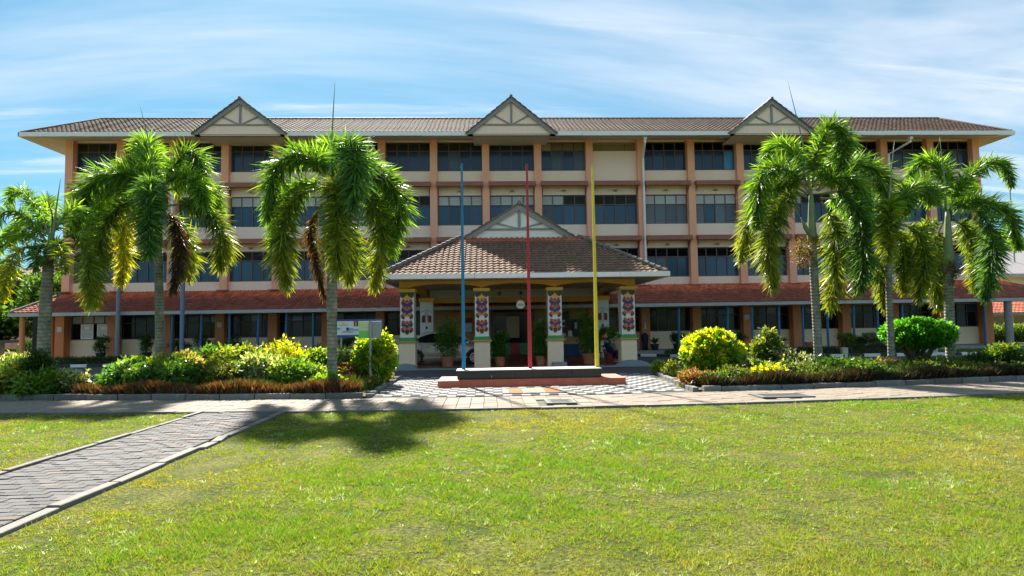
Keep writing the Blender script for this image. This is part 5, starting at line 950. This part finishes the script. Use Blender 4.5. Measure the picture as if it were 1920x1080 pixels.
for k, (x, y, st, top, lab) in enumerate(VER):
    t = thing('potted_plant', lab, 'potted plant', (x, y, .15), 'potted plants along the verandah'); ph_ = .33 if st != 'cycad' else .3; pot(x, y, .15, .24 if st != 'cycad' else .17, ph_, (terra if st == 'empty' else concrete if st == 'cycad' else potdark), t); z = .15 + ph_; rr = random.Random(k + 80)
    pl = [(.022, .07, .015), (.035, .10, .02), (.05, .13, .025)]
    if st == 'clipped': bl = [(x, y, z + .2, .27, .2), (x + .12, y, top, .3, .13), (x - .1, y, z + .42, .2, .13)]
    elif st == 'loose': bl = [(x + rr.uniform(-.25, .25), y, z + (top - z) * f, .26, .18) for f in (.3, .5, .7, .95)]
    elif st == 'spread': bl = [(x, y, z + .2, .22, .2), (x + .3, y, z + .28, .26, .08), (x - .32, y, z + .3, .28, .07), (x, y, top, .2, .12)]
    elif st == 'fern': bl = [(x, y, z + .18, .34, .18)]; pl = [(.04, .15, .02), (.07, .2, .03)]
    else: bl = None
    if bl: leaves('foliage', bl, 240, 7, .08, pl, t, tip=(.08, .18, .03), seed=90 + k, hollow=.4, aspect=.4); stems((x, y, z - .05), bl, t, r=.025, n=4)
    elif st in ('palm', 'bigleaf', 'cycad'):
        q = MB(); nl = 15 if st == 'cycad' else 11
        for j in range(nl):
            a = j * 2.4; el = rr.uniform(.5, 1.1) if st == 'cycad' else rr.uniform(.7, 1.3); ln = (.55 if st == 'cycad' else .6) * rr.uniform(.8, 1.1) * (top / .9); dx, dy = math.cos(a), math.sin(a); w_ = .13 if st == 'bigleaf' else .055; q.cur = tuple(c * rr.uniform(.7, 1.4) for c in (.035, .10, .02)); P_ = []
            for s_ in range(5): f = s_ / 4; r_ = ln * f * math.cos(el) * 1.1; zz_ = z + ln * (math.sin(el) * f - .55 * f * f * math.cos(el)); ww = w_ * math.sin(PI * min(1, f * .9 + .08)) * .5; P_ += [(x + dx * r_ - dy * ww, y + dy * r_ + dx * ww, zz_), (x + dx * r_ + dy * ww, y + dy * r_ - dx * ww, zz_)]
            q.add(P_, [(2 * s_, 2 * s_ + 1, 2 * s_ + 3, 2 * s_ + 2) for s_ in range(4)])
        q.obj('leaves', leaf, t); q = MB(); q.tube([(x, y, z - .05), (x, y, z + .12)], .06, 8); q.obj('stem', barkm, t)
for x0, x1, y, h, lab in ((-20.3, -17.4, 29.9, .34, 'long low dark clipped hedge on the left verge'), (-17.2, -12, 30.1, .3, 'low clipped hedge continuing behind the left shrubs'), (17.1, 20.4, 28.3, .42, 'low clipped hedge box right of the tallest right palm'), (14.6, 16.6, 28.3, .3, 'short dark hedge left of the tallest right palm'), (9.0, 12.6, 29.5, .25, 'low dark planting behind the golden bush')):
    t = thing('clipped_hedge', lab, 'hedge', ((x0 + x1) / 2, y, 0), 'clipped hedges on the verges'); n = int((x1 - x0) / .35) + 1; leaves('foliage', [(x0 + (x1 - x0) * i / n, y, h * .55, .35, h * .5) for i in range(n + 1)], 110 * n, 6, .06, [(.02, .05, .012), (.03, .075, .015), (.05, .1, .02)], t, seed=int(x0 + 100), hollow=.6); q = MB(); q.box(x0, x1, y - .2, y + .2, .0, h * .6); q.obj('branches', barkm, t)
for x, y, lab in ((17.75, 29.5, 'flat topped topiary on the right verge'), (19.1, 29.5, 'small domed topiary near the bench'), (18.4, 29.6, 'dark little topiary between two paler ones')):
    t = thing('topiary', lab, 'topiary', (x, y, 0), 'topiaries on the right verge'); leaves('foliage', [(x, y, .75 if 'dark' not in lab else .55, .42 if 'dark' not in lab else .3, .16), (x + .1, y, .5, .3, .16)], 260, 7, .07, [(.05, .09, .015), (.09, .13, .02)] if 'dark' not in lab else [(.03, .05, .015), (.05, .06, .02)], t, tip=(.2, .24, .05) if 'dark' not in lab else None, seed=int(x * 9), hollow=.5); q = MB(); q.tube([(x, y, 0), (x, y, .6)], .04, 8); q.obj('stem', barkm, t)
for x, y, w_, lab in ((16.7, 28.0, .25, 'small white concrete block beside the verge hedge'), (21.0, 28.4, .9, 'pale concrete block at the end of the verge hedge'), (26.6, 29.0, 1.0, 'long white concrete block by the grey round column')):
    q = MB(); q.box(x - w_ / 2, x + w_ / 2, y - .15, y + .15, 0, .32); tag(q.obj('concrete_block', slabpale, bevel=.01), lab, 'concrete block', 'concrete blocks on the right verge')

# ================================================================ street furniture, signs
for x, y, zt, lab, mt_ in ((-21.3 * .86, 31.0, 4.2, 'thick grey metal pole on the left verge under the palm', mat('pole_grey', (.18, .20, .23), .5)), (-14.95, 30.5, 4.35, 'slim blue grey lamp pole with a thicker base', greypost)):
    t = thing('metal_pole', lab, 'pole', (x, y, 0), 'metal poles on the left verge'); thick = 'thick' in lab; q = MB(); q.tube([(x, y, 0 if thick else .75), (x, y, zt)], .10 if thick else .065, 12); q.obj('pole', mt_, t)
    q = MB(); q.lathe((x, y, 0), [(.16, 0), (.15, .06), (.115, .1), (.115, .72 if not thick else .2), (.07, .78 if not thick else .24)], 12); q.obj('pole_base', mt_, t); q = MB(); q.lathe((x, y, zt), [(.11, 0), (.16, .08), (.15, .2), (.03, .26)], 12); q.obj('lamp_head', greymetal, t)
t = thing('information_board', 'wide blue framed information board on two posts behind the speckled palm trunk', 'sign', (-3.7, 17.5, 0)); xa, xb, za, zb = -4.36, -2.98, 1.31, 1.83
q = MB(); q.box(xa, xb, 17.48, 17.52, za, zb); q.obj('frame', signblue, t); q = MB(); q.prism([(xa + .03, za + .08), (xb - .03, za + .08), (xb - .03, zb - .05), (xa + .09, zb - .05), (xa + .03, zb - .11)], 17.472, 17.479); q.obj('panel', signwhite, t)
q = MB(); q.box(xa + .01, xb - .01, 17.470, 17.478, za + .015, za + .07); q.obj('bottom_band', signblue, t)
for px_, pz_, w_, h_, mt_ in ((.12, .26, .16, .055, signcyan), (.50, .24, .11, .06, signcyan), (.6, .40, .05, .16, maroon), (.67, .40, .05, .16, darkm), (.40, .245, .07, .09, darkm), (.405, .18, .3, .012, signblue), (.28, .42, .07, .05, goldm), (.28, .36, .26, .012, signblue), (.66, .22, .2, .045, signcyan), (.82, .30, .05, .06, maroon), (.40, .15, .34, .010, signblue)):
    q = MB(); q.box(xa + px_ - w_ / 2, xa + px_ + w_ / 2, 17.465, 17.4715, za + pz_ - h_ / 2, za + pz_ + h_ / 2); q.obj('printed_mark', mt_, t)
for x in (xa + .2, xb - .35): q = MB(); q.tube([(x, 17.56, 0), (x, 17.56, 1.75)], .03, 8); q.obj('post', greymetal, t)
t = thing('metal_sign', 'grey backed sign plate with a green and white half, on a single grey post', 'sign', (-3.08, 16.2, 0))
q = MB(); q.tube([(-3.08, 16.2, 0), (-3.08, 16.2, 1.77)], .036, 12); q.obj('post', greymetal, t)
q = MB(); q.box(-3.05, -2.80, 16.23, 16.245, 1.31, 1.74); q.obj('grey_plate', greymetal, t); q = MB(); q.box(-3.39, -3.052, 16.23, 16.245, 1.31, 1.74); q.obj('white_plate', signlime, t)
q = MB(); q.box(-3.385, -3.13, 16.221, 16.229, 1.315, 1.50); q.obj('green_panel', signgreen, t); q = MB(); q.box(-3.385, -3.13, 16.221, 16.229, 1.505, 1.57); q.obj('white_panel', paperm, t); q = MB(); q.box(-3.22, -3.13, 16.221, 16.229, 1.62, 1.72); q.obj('white_label', paperm, t)
# round white sign hanging in the porch
t = thing('round_sign', 'round white disc sign hanging on a cord in the middle of the porch', 'sign', (1.3, 23.5, 2.2)); q = MB(); q.prism([(1.3 + .165 * math.cos(a * PI / 12), 2.39 + .165 * math.sin(a * PI / 12)) for a in range(24)], 23.48, 23.5); q.obj('disc', white, t)
q = MB()
for z, w_ in ((2.41, .11), (2.375, .12), (2.34, .09)):
    x = 1.3 - w_
    while x < 1.3 + w_: l_ = R.uniform(.015, .04); q.box(x, min(x + l_, 1.3 + w_), 23.476, 23.4795, z - .009, z + .009); x += l_ + .01
q.obj('lettering', darkm, t); q = MB(); q.tube([(1.3, 23.49, 2.55), (1.3, 23.3, 3.3)], .006, 5); q.obj('cord', black, t)
# notice boards on the left wall
for x0, x1, z0, z1, lab, n in ((-21.95, -21.3, 1.18, 1.98, 'tall framed white notice board, left one on the low wall', 2), (-21.1, -20.35, 1.25, 1.98, 'white framed notice board in the middle of the three', 1), (-20.32, -19.85, 1.28, 1.98, 'narrow greenish white notice board next to the pillar', 1)):
    t = thing('notice_board', lab, 'notice board', (x0, 33.9, z0), 'notice boards under the left louvres'); q = MB(); q.box(x0, x1, 33.86, 33.9, z0, z1); q.obj('frame', gutterm, t); q = MB(); q.box(x0 + .05, x1 - .05, 33.853, 33.859, z0 + .05, z1 - .05); q.obj('panel', paperm, t)
    q = MB(); q.box(x0 + .2, x1 - .2, 33.846, 33.852, z1 - .3, z1 - .12); 
    if n == 2: q.box(x0 + .04, x1 - .04, 33.84, 33.852, z0 + .38, z0 + .42)
    q.obj('pinned_sheet', gutterm, t)
for x, z, lab in ((-22.75 - .05, 1.72, 'white notice taped to the leftmost orange pillar'), (-14.38 - .05, 1.85, 'small white notice on the pillar above the spreading potted plant'), (14.5, 1.85, 'small white notice on an orange pillar right of the golden bush')):
    q = MB(); q.box(x - .12, x + .12, 33.435, 33.445, z - .14, z + .14); tag(q.obj('paper_notice', paperm), lab, 'notice', 'paper notices on the pillars')
# counter with papers inside the porch
t = thing('reception_counter', 'blue fronted counter with a wooden top inside the porch', 'counter', (4.1, 30.5, .04)); q = MB(); q.box(3.75, 4.55, 30.2, 30.9, .04, .62); q.obj('front', mat('deep_blue', (.01, .05, .19), .5), t); q = MB(); q.box(3.68, 4.62, 30.14, 30.96, .62, .78); q.obj('top', tanp, t); q = MB(); q.box(3.72, 4.35, 30.5, 30.9, .78, 1.0); q.obj('shelf', mat('pine_board', (.40, .26, .13), .6), t); q = MB(); q.box(4.05, 4.25, 30.45, 30.48, 1.0, 1.28); q.obj('leaflet_stand', paperm, t)
# furled navy flags on poles beside the porch
for x, lab in ((8.6, 'navy cloth bundle tied round a thin pole right of the porch'), (8.02, 'navy cloth bundle half hidden behind the right porch column')):
    t = thing('furled_parasol', lab, 'parasol', (x, 33.0, .15), 'navy bundles beside the porch'); q = MB(); q.tube([(x, 33, .15), (x, 33, 2.4)], .022, 8); q.obj('pole', greymetal, t); q = MB(); q.lathe((x, 33, .16), [(.13, 0), (.15, .1), (.14, .3), (.19, .6), (.2, .78), (.12, .88), (.03, .92)], 14); q.obj('cover', navycloth, t, smooth=True)
    q = MB(); q.tube([(x + .04, 32.98, 1.7), (x + .02, 32.97, 1.3)], [.01, .035], 6); q.obj('tie_cord', gutterm, t)
# blue bench on the right verandah
t = thing('bench', 'blue metal bench with a looped armrest in front of the low wall', 'bench', (20.9, 32.2, .15)); q = MB()
for k in range(4): q.box(20.45, 21.55, 32.05 + k * .11, 32.14 + k * .11, .50, .53)
q.obj('seat', bluepost, t); q = MB()
for k in range(2): q.box(20.45, 21.55, 32.50, 32.53, .66 + k * .14, .74 + k * .14)
q.obj('backrest', bluepost, t)
for x in (20.5, 21.5):
    q = MB(); q.tube([(x, 32.08, .15), (x, 32.08, .5)], .022, 8); q.obj('leg', bluepost, t); q = MB(); q.tube([(x, 32.5, .15), (x, 32.52, .92)], .022, 8); q.obj('leg', bluepost, t)
    q = MB(); q.tube([(x, 32.06, .5), (x, 32.04, .74), (x, 32.12, .84), (x, 32.4, .86), (x, 32.5, .8)], .018, 8); q.obj('armrest', bluepost, t)

# ================================================================ the car in the porch
car = thing('parked_car', 'champagne coloured saloon parked in the porch between the left columns', 'car', (-1.6, 25.65, .035)); X0, YC, Z0 = -3.78, 25.65, .035
def loft(rings, caps=True):
    n = len(rings[0]); q = MB(); q.add([p for r_ in rings for p in r_], [(i * n + k, i * n + k + 1, (i + 1) * n + k + 1, (i + 1) * n + k) for i in range(len(rings) - 1) for k in range(n - 1)])
    if caps: q.f.append(tuple(range(n))); q.f.append(tuple((len(rings) - 1) * n + k for k in range(n))[::-1]); q.m += [0, 0]
    return q
st = [(0, .30, .62, .72, .55), (.06, .22, .72, .84, .68), (.35, .19, .80, .90, .74), (.9, .18, .83, .93, .77), (1.6, .17, .84, .92, .78), (2.4, .17, .84, .90, .78), (3.0, .18, .80, .88, .77), (3.5, .19, .70, .80, .75), (3.85, .2, .60, .70, .70), (4.05, .24, .50, .60, .60), (4.13, .30, .42, .50, .45)]
rings = []
for u, zb, zm, zt, hw in st:
    L_ = [(-hw * .92, zb), (-hw * 1.0, zb + .10), (-hw * 1.02, (zb + zm) / 2), (-hw, zm), (-hw * .9, (zm + zt) / 2 + .02), (-hw * .6, zt), (0, zt + .015), (hw * .6, zt), (hw * .9, (zm + zt) / 2 + .02), (hw, zm), (hw * 1.02, (zb + zm) / 2), (hw, zb + .10), (hw * .92, zb)]
    rings.append([(X0 + u, YC + a, Z0 + z) for a, z in L_])
q = loft(rings); q.obj('body', carpaint, car, smooth=True)
gs = [(.55, .86, .60, .60), (1.05, 1.18, .64, .52), (1.45, 1.30, .66, .50), (2.0, 1.335, .67, .50), (2.45, 1.28, .67, .50), (2.75, 1.13, .66, .52), (3.12, .86, .63, .60)]
rings = [[(X0 + u, YC + a, Z0 + z) for a, z in ((-hb * 1.08, .83), (-(hb + ht) / 2 * 1.04, (.83 + zt) / 2), (-ht, zt - .03), (-ht * .7, zt), (0, zt + .012), (ht * .7, zt), (ht, zt - .03), ((hb + ht) / 2 * 1.04, (.83 + zt) / 2), (hb * 1.08, .83))] for u, zt, hb, ht in gs]
q = loft(rings, False); q.obj('windows', carglass, car, smooth=True)
rings = [[(X0 + u, YC + a, Z0 + z) for a, z in ((-ht * 1.03, zt - .045), (-ht * 1.0, zt - .012), (-ht * .7, zt + .014), (0, zt + .026), (ht * .7, zt + .014), (ht * 1.0, zt - .012), (ht * 1.03, zt - .045))] for u, zt, hb, ht in ((1.02, 1.175, .64, .52),) + tuple(gs[2:5])]
q = loft(rings, False); q.obj('roof_panel', carpaint, car, smooth=True)
for s_ in (-1, 1):
    q = MB()
    for pts in ([(.52, .70, .86), (1.05, .56, 1.16), (1.45, .53, 1.285)], [(3.16, .68, .86), (2.75, .56, 1.12), (2.45, .53, 1.26)], [(1.95, .725, .84), (1.98, .55, 1.3)]): q.tube([(X0 + u, YC + s_ * a, Z0 + z) for u, a, z in pts], .022, 6)
    q.obj('window_pillars', carpaint, car)
    q = MB()
    for u in (1.1, 1.97, 2.86): q.box(X0 + u, X0 + u + .012, YC + s_ * .79 - .006, YC + s_ * .79 + .006, Z0 + .30, Z0 + .82)
    q.obj('door_seams', black, car)
    for u in (1.3, 2.2): q = MB(); q.box(X0 + u, X0 + u + .16, YC + s_ * .80 - .012, YC + s_ * .80 + .012, Z0 + .72, Z0 + .75); q.obj('door_handle', rimm, car, bevel=.005)
    q = MB(); q.box(X0 + 1.1, X0 + 3.0, YC + s_ * .795 - .01, YC + s_ * .795 + .01, Z0 + .27, Z0 + .32); q.obj('side_trim', carpaint, car)
    q = MB(); q.box(X0 + 2.9, X0 + 3.04, YC + s_ * .82 - .07, YC + s_ * .82 + .07, Z0 + .84, Z0 + .94); q.obj('wing_mirror', carpaint, car, bevel=.02)
    for u in (.88, 3.24):
        w = link('wheel', None, (X0 + u, YC + s_ * .76, Z0 + .285), car); yy = YC + s_ * .70; yo = YC + s_ * .802
        q = MB(); ring = [(X0 + u + .345 * math.cos(a), Z0 + .30 + .345 * math.sin(a)) for a in [PI * k / 12 - .15 for k in range(0, 15)]]; q.prism(ring, min(YC + s_ * .6, YC + s_ * .797), max(YC + s_ * .6, YC + s_ * .797)); q.obj('wheel_arch', black, w)
        def disc(r0, r1, ya, yb, mt_, nm): 
            q = MB(); n = 28; vs = []
            for yv, rv in ((ya, r0), (ya, r1), (yb, r1), (yb, r0)):
                for k in range(n): vs.append((X0 + u + rv * math.cos(2 * PI * k / n), yv, Z0 + .285 + rv * math.sin(2 * PI * k / n)))
            q.add(vs, [(j * n + k, j * n + (k + 1) % n, ((j + 1) % 4) * n + (k + 1) % n, ((j + 1) % 4) * n + k) for j in range(4) for k in range(n)]); q.obj(nm, mt_, w, smooth=False)
        disc(.19, .285, yy, yo + s_ * .012, tyrem, 'tyre'); disc(.17, .188, yy, yo + s_ * .008, rimm, 'rim')
        q = MB()
        for k in range(10): a = k * PI / 5; q.add([(X0 + u + math.cos(a - .35) * .04, yo, Z0 + .285 + math.sin(a - .35) * .04), (X0 + u + math.cos(a + .35) * .04, yo, Z0 + .285 + math.sin(a + .35) * .04), (X0 + u + math.cos(a + .09) * .18, yo + s_ * .004, Z0 + .285 + math.sin(a + .09) * .18), (X0 + u + math.cos(a - .09) * .18, yo + s_ * .004, Z0 + .285 + math.sin(a - .09) * .18)], [(0, 1, 2, 3)])
        q.obj('spokes', rimm, w)
    q = MB(); q.prism([(X0 + 3.86, Z0 + .56), (X0 + 4.12, Z0 + .50), (X0 + 4.10, Z0 + .60), (X0 + 3.80, Z0 + .70)], min(YC + s_ * .52, YC + s_ * .70), max(YC + s_ * .52, YC + s_ * .70)); q.obj('headlight', lightm, car, bevel=.02)
    q = MB(); q.box(X0 - .005, X0 + .12, min(YC + s_ * .45, YC + s_ * .69), max(YC + s_ * .45, YC + s_ * .69), Z0 + .62, Z0 + .76); q.obj('tail_light', redplastic, car, bevel=.02)
q = MB(); q.box(X0 + 4.08, X0 + 4.145, YC - .3, YC + .3, Z0 + .30, Z0 + .42); q.obj('grille', black, car)

# ================================================================ the person sitting in the porch
def skinbody(name, pts, edges, rad, mt_, parent, org, sub=2):
    me = bpy.data.meshes.new(name); o0 = Vector(org); me.from_pydata([Vector(p) - o0 for p in pts], edges, []); me.materials.append(mt_); o = link(name, me, org, parent)
    b = bmesh.new(); b.from_mesh(me); lay_s = b.verts.layers.skin.verify()
    for i, v in enumerate(b.verts): v[lay_s].radius = (rad[i], rad[i]); v[lay_s].use_root = (i == 0)
    b.to_mesh(me); b.free(); o.modifiers.new('skin', 'SKIN').use_smooth_shade = True; s = o.modifiers.new('sub', 'SUBSURF'); s.levels = sub; s.render_levels = sub; return o
px, py, zf = 4.90, 24.55, .04
per = thing('person', 'seated person in long navy clothes bending forward under a mustard headscarf, behind the porch column', 'person', (px, py, zf))
P_ = [(px + .02, py, .50), (px - .03, py, .68), (px - .10, py - .05, .86), (px - .14, py - .08, .95), (px - .17, py - .12, 1.03),       # pelvis chest neck head
      (px + .10, py - .05, .50), (px + .34, py - .12, .47), (px + .33, py - .12, .16), (px + .33, py - .13, .09), (px + .42, py - .20, .065),
      (px + .09, py + .09, .50), (px + .30, py + .08, .46), (px + .27, py + .07, .16), (px + .27, py + .06, .09), (px + .36, py - .0, .065),
      (px - .10, py - .20, .84), (px + .02, py - .27, .66), (px + .16, py - .24, .56), (px + .22, py - .22, .54),
      (px - .08, py + .11, .84), (px + .06, py + .15, .66), (px + .18, py + .06, .56), (px + .24, py + .02, .54)]
E_ = [(0, 1), (1, 2), (2, 3), (3, 4), (0, 5), (5, 6), (6, 7), (7, 8), (8, 9), (0, 10), (10, 11), (11, 12), (12, 13), (13, 14), (2, 15), (15, 16), (16, 17), (17, 18), (2, 19), (19, 20), (20, 21), (21, 22)]
Rr = [.13, .12, .12, .05, .095, .085, .065, .045, .035, .028, .085, .065, .045, .035, .028, .05, .04, .03, .028, .05, .04, .03, .028]
skinbody('body', P_, E_, Rr, skinm, per, (px, py, zf))
cl = [0, 1, 2, 5, 6, 7, 10, 11, 12, 15, 16, 17, 19, 20, 21]; mp_ = {v: i for i, v in enumerate(cl)}
skinbody('clothes', [P_[i] for i in cl], [(mp_[a], mp_[b]) for a, b in E_ if a in mp_ and b in mp_], [.165, .15, .145, .12, .10, .11, .12, .10, .11, .075, .06, .05, .075, .06, .05], navycloth, per, (px, py, zf))
skinbody('headscarf', [(px - .165, py - .105, 1.06), (px - .12, py - .05, .97), (px - .06, py - .02, .86)], [(0, 1), (1, 2)], [.105, .105, .10], navycloth, per, (px, py, zf))
q = MB(); q.lathe((px - .17, py - .11, 1.04), [(.118, 0), (.118, .05), (.09, .11), (.03, .14)], 14); q.obj('mustard_cap', mustard, per, smooth=True)
for s_, (fx, fy) in enumerate(((px + .38, py - .165), (px + .32, py + .03))): q = MB(); q.slab([(fx - .09, fy - .02), (fx + .06, fy - .07), (fx + .09, fy - .03), (fx - .06, fy + .04)], .04, .085); q.obj('shoe', tanp, per, bevel=.012)
for s_ in (18, 22):     # hands with separate fingers resting on the knees
    c = Vector(P_[s_])
    for k in range(4): q0 = c + Vector((.02, -.022 + k * .015, -.005)); skinbody('finger', [q0, q0 + Vector((.03, 0, -.004)), q0 + Vector((.052, 0, -.022))], [(0, 1), (1, 2)], [.0085, .008, .0065], skinm, per, q0, 1)
    q0 = c + Vector((-.005, -.03, 0)); skinbody('thumb', [q0, q0 + Vector((.02, -.018, -.004)), q0 + Vector((.035, -.02, -.012))], [(0, 1), (1, 2)], [.010, .009, .007], skinm, per, q0, 1)
t = thing('stool', 'dark red flared plastic stool under the seated person', 'stool', (px + .02, py, .04)); q = MB(); q.lathe((px + .02, py, .04), [(.12, 0), (.13, .02), (.16, .30), (.18, .31), (.18, .34)], 16); q.obj('seat', redplastic, t)
t = thing('chair', 'teal plastic chair left of the seated person', 'chair', (px - .42, py + .35, .04)); a, b_ = px - .42, py + .35; q = MB(); q.box(a - .2, a + .2, b_ - .2, b_ + .2, .42, .46); q.obj('seat', tealp, t, bevel=.01); q = MB(); q.box(a - .2, a + .2, b_ + .18, b_ + .22, .46, .92); q.obj('backrest', tealp, t, bevel=.02)
for sx in (-.17, .17):
    for sy in (-.17, .17): q = MB(); q.tube([(a + sx * 1.1, b_ + sy * 1.1, .04), (a + sx, b_ + sy, .42)], .022, 6); q.obj('leg', tealp, t)

# ================================================================ far left and far right
def broad_tree(lab, x, y, h, w_, pal, seed, tip=None, n=900, group='trees beyond the building'):
    t = thing('broadleaf_tree', lab, 'tree', (x, y, 0), group); rr = random.Random(seed); bl = [(x, y, h * .6, w_ * .6, h * .3)]
    for k in range(16): a = rr.random() * 6.28; e = rr.uniform(-.5, 1.3); bl.append((x + math.cos(a) * math.cos(e) * w_ * .62, y + math.sin(a) * math.cos(e) * w_ * .6, h * .58 + math.sin(e) * h * .30, w_ * rr.uniform(.25, .42), h * rr.uniform(.11, .17)))
    leaves('crown', bl, n, 9, .30, pal, t, mt=leafdull, tip=tip, seed=seed, hollow=.78, aspect=.6, spread=1.6); q = MB(); q.tube([(x, y, 0), (x + .2, y, h * .3), (x, y, h * .55)], [w_ * .07, w_ * .05, w_ * .03], 10)
    for b in bl[1:8]: q.tube([(x + .1, y, h * .35), (b[0], b[1], b[2])], [w_ * .03, .04], 6)
    q.obj('trunk', barkm, t, smooth=True)
DG = [(.02, .06, .012), (.035, .09, .018), (.05, .12, .02)]; MG = [(.045, .12, .02), (.07, .16, .025), (.09, .19, .03)]
broad_tree('dark green broadleaf tree at the left edge, behind the verandah end', -37.5, 47, 6.6, 4.2, DG, 1, (.10, .2, .03)); broad_tree('mid green tree between the left palm and the building', -32.0, 48, 6.0, 3.8, DG, 2, (.13, .24, .03)); broad_tree('lighter green crown behind the left palm trunk', -30.0, 44, 5.2, 2.8, MG, 3, (.16, .28, .04)); broad_tree('tree closing the view under the left verandah end', -27.5, 50, 4.6, 3.2, DG, 4); broad_tree('dark low tree at the bottom left', -34.5, 42, 3.6, 3.0, DG, 9)
broad_tree('tree top above the cream house on the right', 52.5, 60, 10.2, 4.5, MG, 5, (.18, .3, .04)); broad_tree('bright green tree right of the last palm', 47.0, 58, 8.6, 3.2, MG, 6, (.2, .33, .04)); broad_tree('dark tree behind the red canopy', 44, 53, 4.0, 3.0, DG, 7)
t = thing('distant_house', 'distant house with a reddish brown hipped roof behind the left palm', 'house', (-42, 62, 0)); q = MB(); q.box(-47.5, -37.0, 60.5, 68, 0, 6.6); q.obj('wall', orange, t); q = MB(); q.add([(-48.5, 59.5, 6.6), (-36, 59.5, 6.6), (-36, 69, 6.6), (-48.5, 69, 6.6), (-45, 64, 8.6), (-39.5, 64, 8.6)], [(0, 1, 5, 4), (1, 2, 5), (2, 3, 4, 5), (3, 0, 4)]); q.obj('roof', redridge, t)
for k in range(4): q = MB(); q.box(-46.6 + k * 2.5, -45.2 + k * 2.5, 60.4, 60.49, 4.3, 5.7); q.obj('window', glassd, t)
q = MB(); q.box(-48, -36.6, 60.0, 60.45, 3.2, 3.6); q.obj('balcony_slab', concrete, t); 
for k in range(5): q = MB(); q.box(-47.8 + k * 2.7, -47.5 + k * 2.7, 60.0, 60.3, 3.6, 6.6); q.obj('column', yellowcap, t)
t = thing('cream_house', 'cream house with a grey sheet roof at the right edge', 'house', (46, 50, 0)); q = MB(); q.prismx([(48, 0), (60, 0), (60, 5.0), (54, 7.4), (48, 5.0)], 41.8, 56); q.obj('wall', cream2, t)
q = MB(); q.add([(41.2, 47.3, 5.0), (57, 47.3, 5.0), (57, 54, 7.6), (41.2, 54, 7.6), (41.2, 47.3, 5.15), (57, 47.3, 5.15), (57, 54, 7.75), (41.2, 54, 7.75)], [(0, 1, 2, 3), (7, 6, 5, 4), (0, 4, 5, 1), (1, 5, 6, 2), (2, 6, 7, 3), (3, 7, 4, 0)]); q.obj('roof', greywood, t)
q = MB(); q.box(41.0, 57, 47.1, 47.28, 4.85, 5.15); q.obj('gutter', fasciam, t)
t = thing('covered_walkway', 'low walkway with a red tiled roof beyond the right end of the building', 'walkway', (38, 42, 0)); wr = link('roof', None, (38, 42, 2), t); tile_slope((33.5, 41.0, 1.95), (46, 41.0, 1.95), (46, 43.5, 3.0), (33.5, 43.5, 3.0), .28, 9, wr, tilebrown, lambda a, b: tuple(c * R.uniform(.8, 1.2) for c in (.48, .15, .09)), amp=.03, lift=.04)
for k in range(5): q = MB(); q.tube([(34.2 + k * 2.6, 41.3, 0), (34.2 + k * 2.6, 41.3, 2.0)], .12, 10); q.obj('column', yellowcap if k == 1 else mat('pale_column', (.5, .42, .28), .7), t)
q = MB(); q.box(33.5, 46, 40.9, 41.0, 1.8, 1.95); q.obj('fascia', greywood, t); q = MB(); q.box(33.6, 46, 45.5, 45.7, 0, 2.9); q.obj('back_wall', darkwall, t)
t = thing('clipped_hedge', 'dense dark hedge under the red tiled walkway roof on the right', 'hedge', (37, 39.5, 0), 'clipped hedges on the verges'); leaves('foliage', [(32.5 + i * .55, 39.6, .55, .55, .52) for i in range(20)], 2400, 7, .12, DG, t, tip=(.16, .24, .03), seed=77, hollow=.7, tipfrac=.6); q = MB(); q.box(32.3, 43, 39.4, 39.8, 0, .8); q.obj('branches', barkm, t)
t = thing('radio_mast', 'thin grey mast rising beyond the right end of the building', 'mast', (45.6, 50.5, 0)); q = MB(); q.tube([(45.6, 50.5, 0), (45.6, 50.5, 12.7)], [.07, .05], 8); q.obj('pole', greymetal, t); q = MB(); q.tube([(45.2, 50.5, 9.6), (46.0, 50.5, 9.6)], .03, 6); q.obj('crossbar', greymetal, t)
t = thing('garden_shed', 'small pale shed with a dark flat roof at the left edge', 'shed', (-32, 38, 0)); q = MB(); q.box(-34.5, -30.6, 37.5, 40, 0, .95); q.obj('wall', concrete, t); q = MB(); q.box(-34.8, -29.8, 37.2, 40.3, .95, 1.12); q.obj('roof', mat('dark_sheet', (.05, .06, .08), .5), t); q = MB(); q.box(-34.5, -31.4, 38.4, 40, 1.12, 2.6); q.obj('upper_wall', cream, t)
q = MB(); q.box(-30.0, -24.5, 44.5, 44.8, 0, 2.0); tag(q.obj('garden_wall', cream2), 'cream garden wall seen under the left verandah end', 'wall')
for x, y, lab in ((-26.2, 36.2, 'dark round shrub left of the outer verandah column'), (-24.6, 36.5, 'dark round shrub right of the outer verandah column')):
    t = thing('shrub', lab, 'shrub', (x, y, 0), 'dark shrubs at the left verandah end'); leaves('foliage', [(x, y, .6, .6, .5)], 300, 7, .11, DG, t, seed=int(-x * 3), hollow=.6); q = MB(); q.tube([(x, y, 0), (x, y, .5)], .05, 6); q.obj('stem', barkm, t)
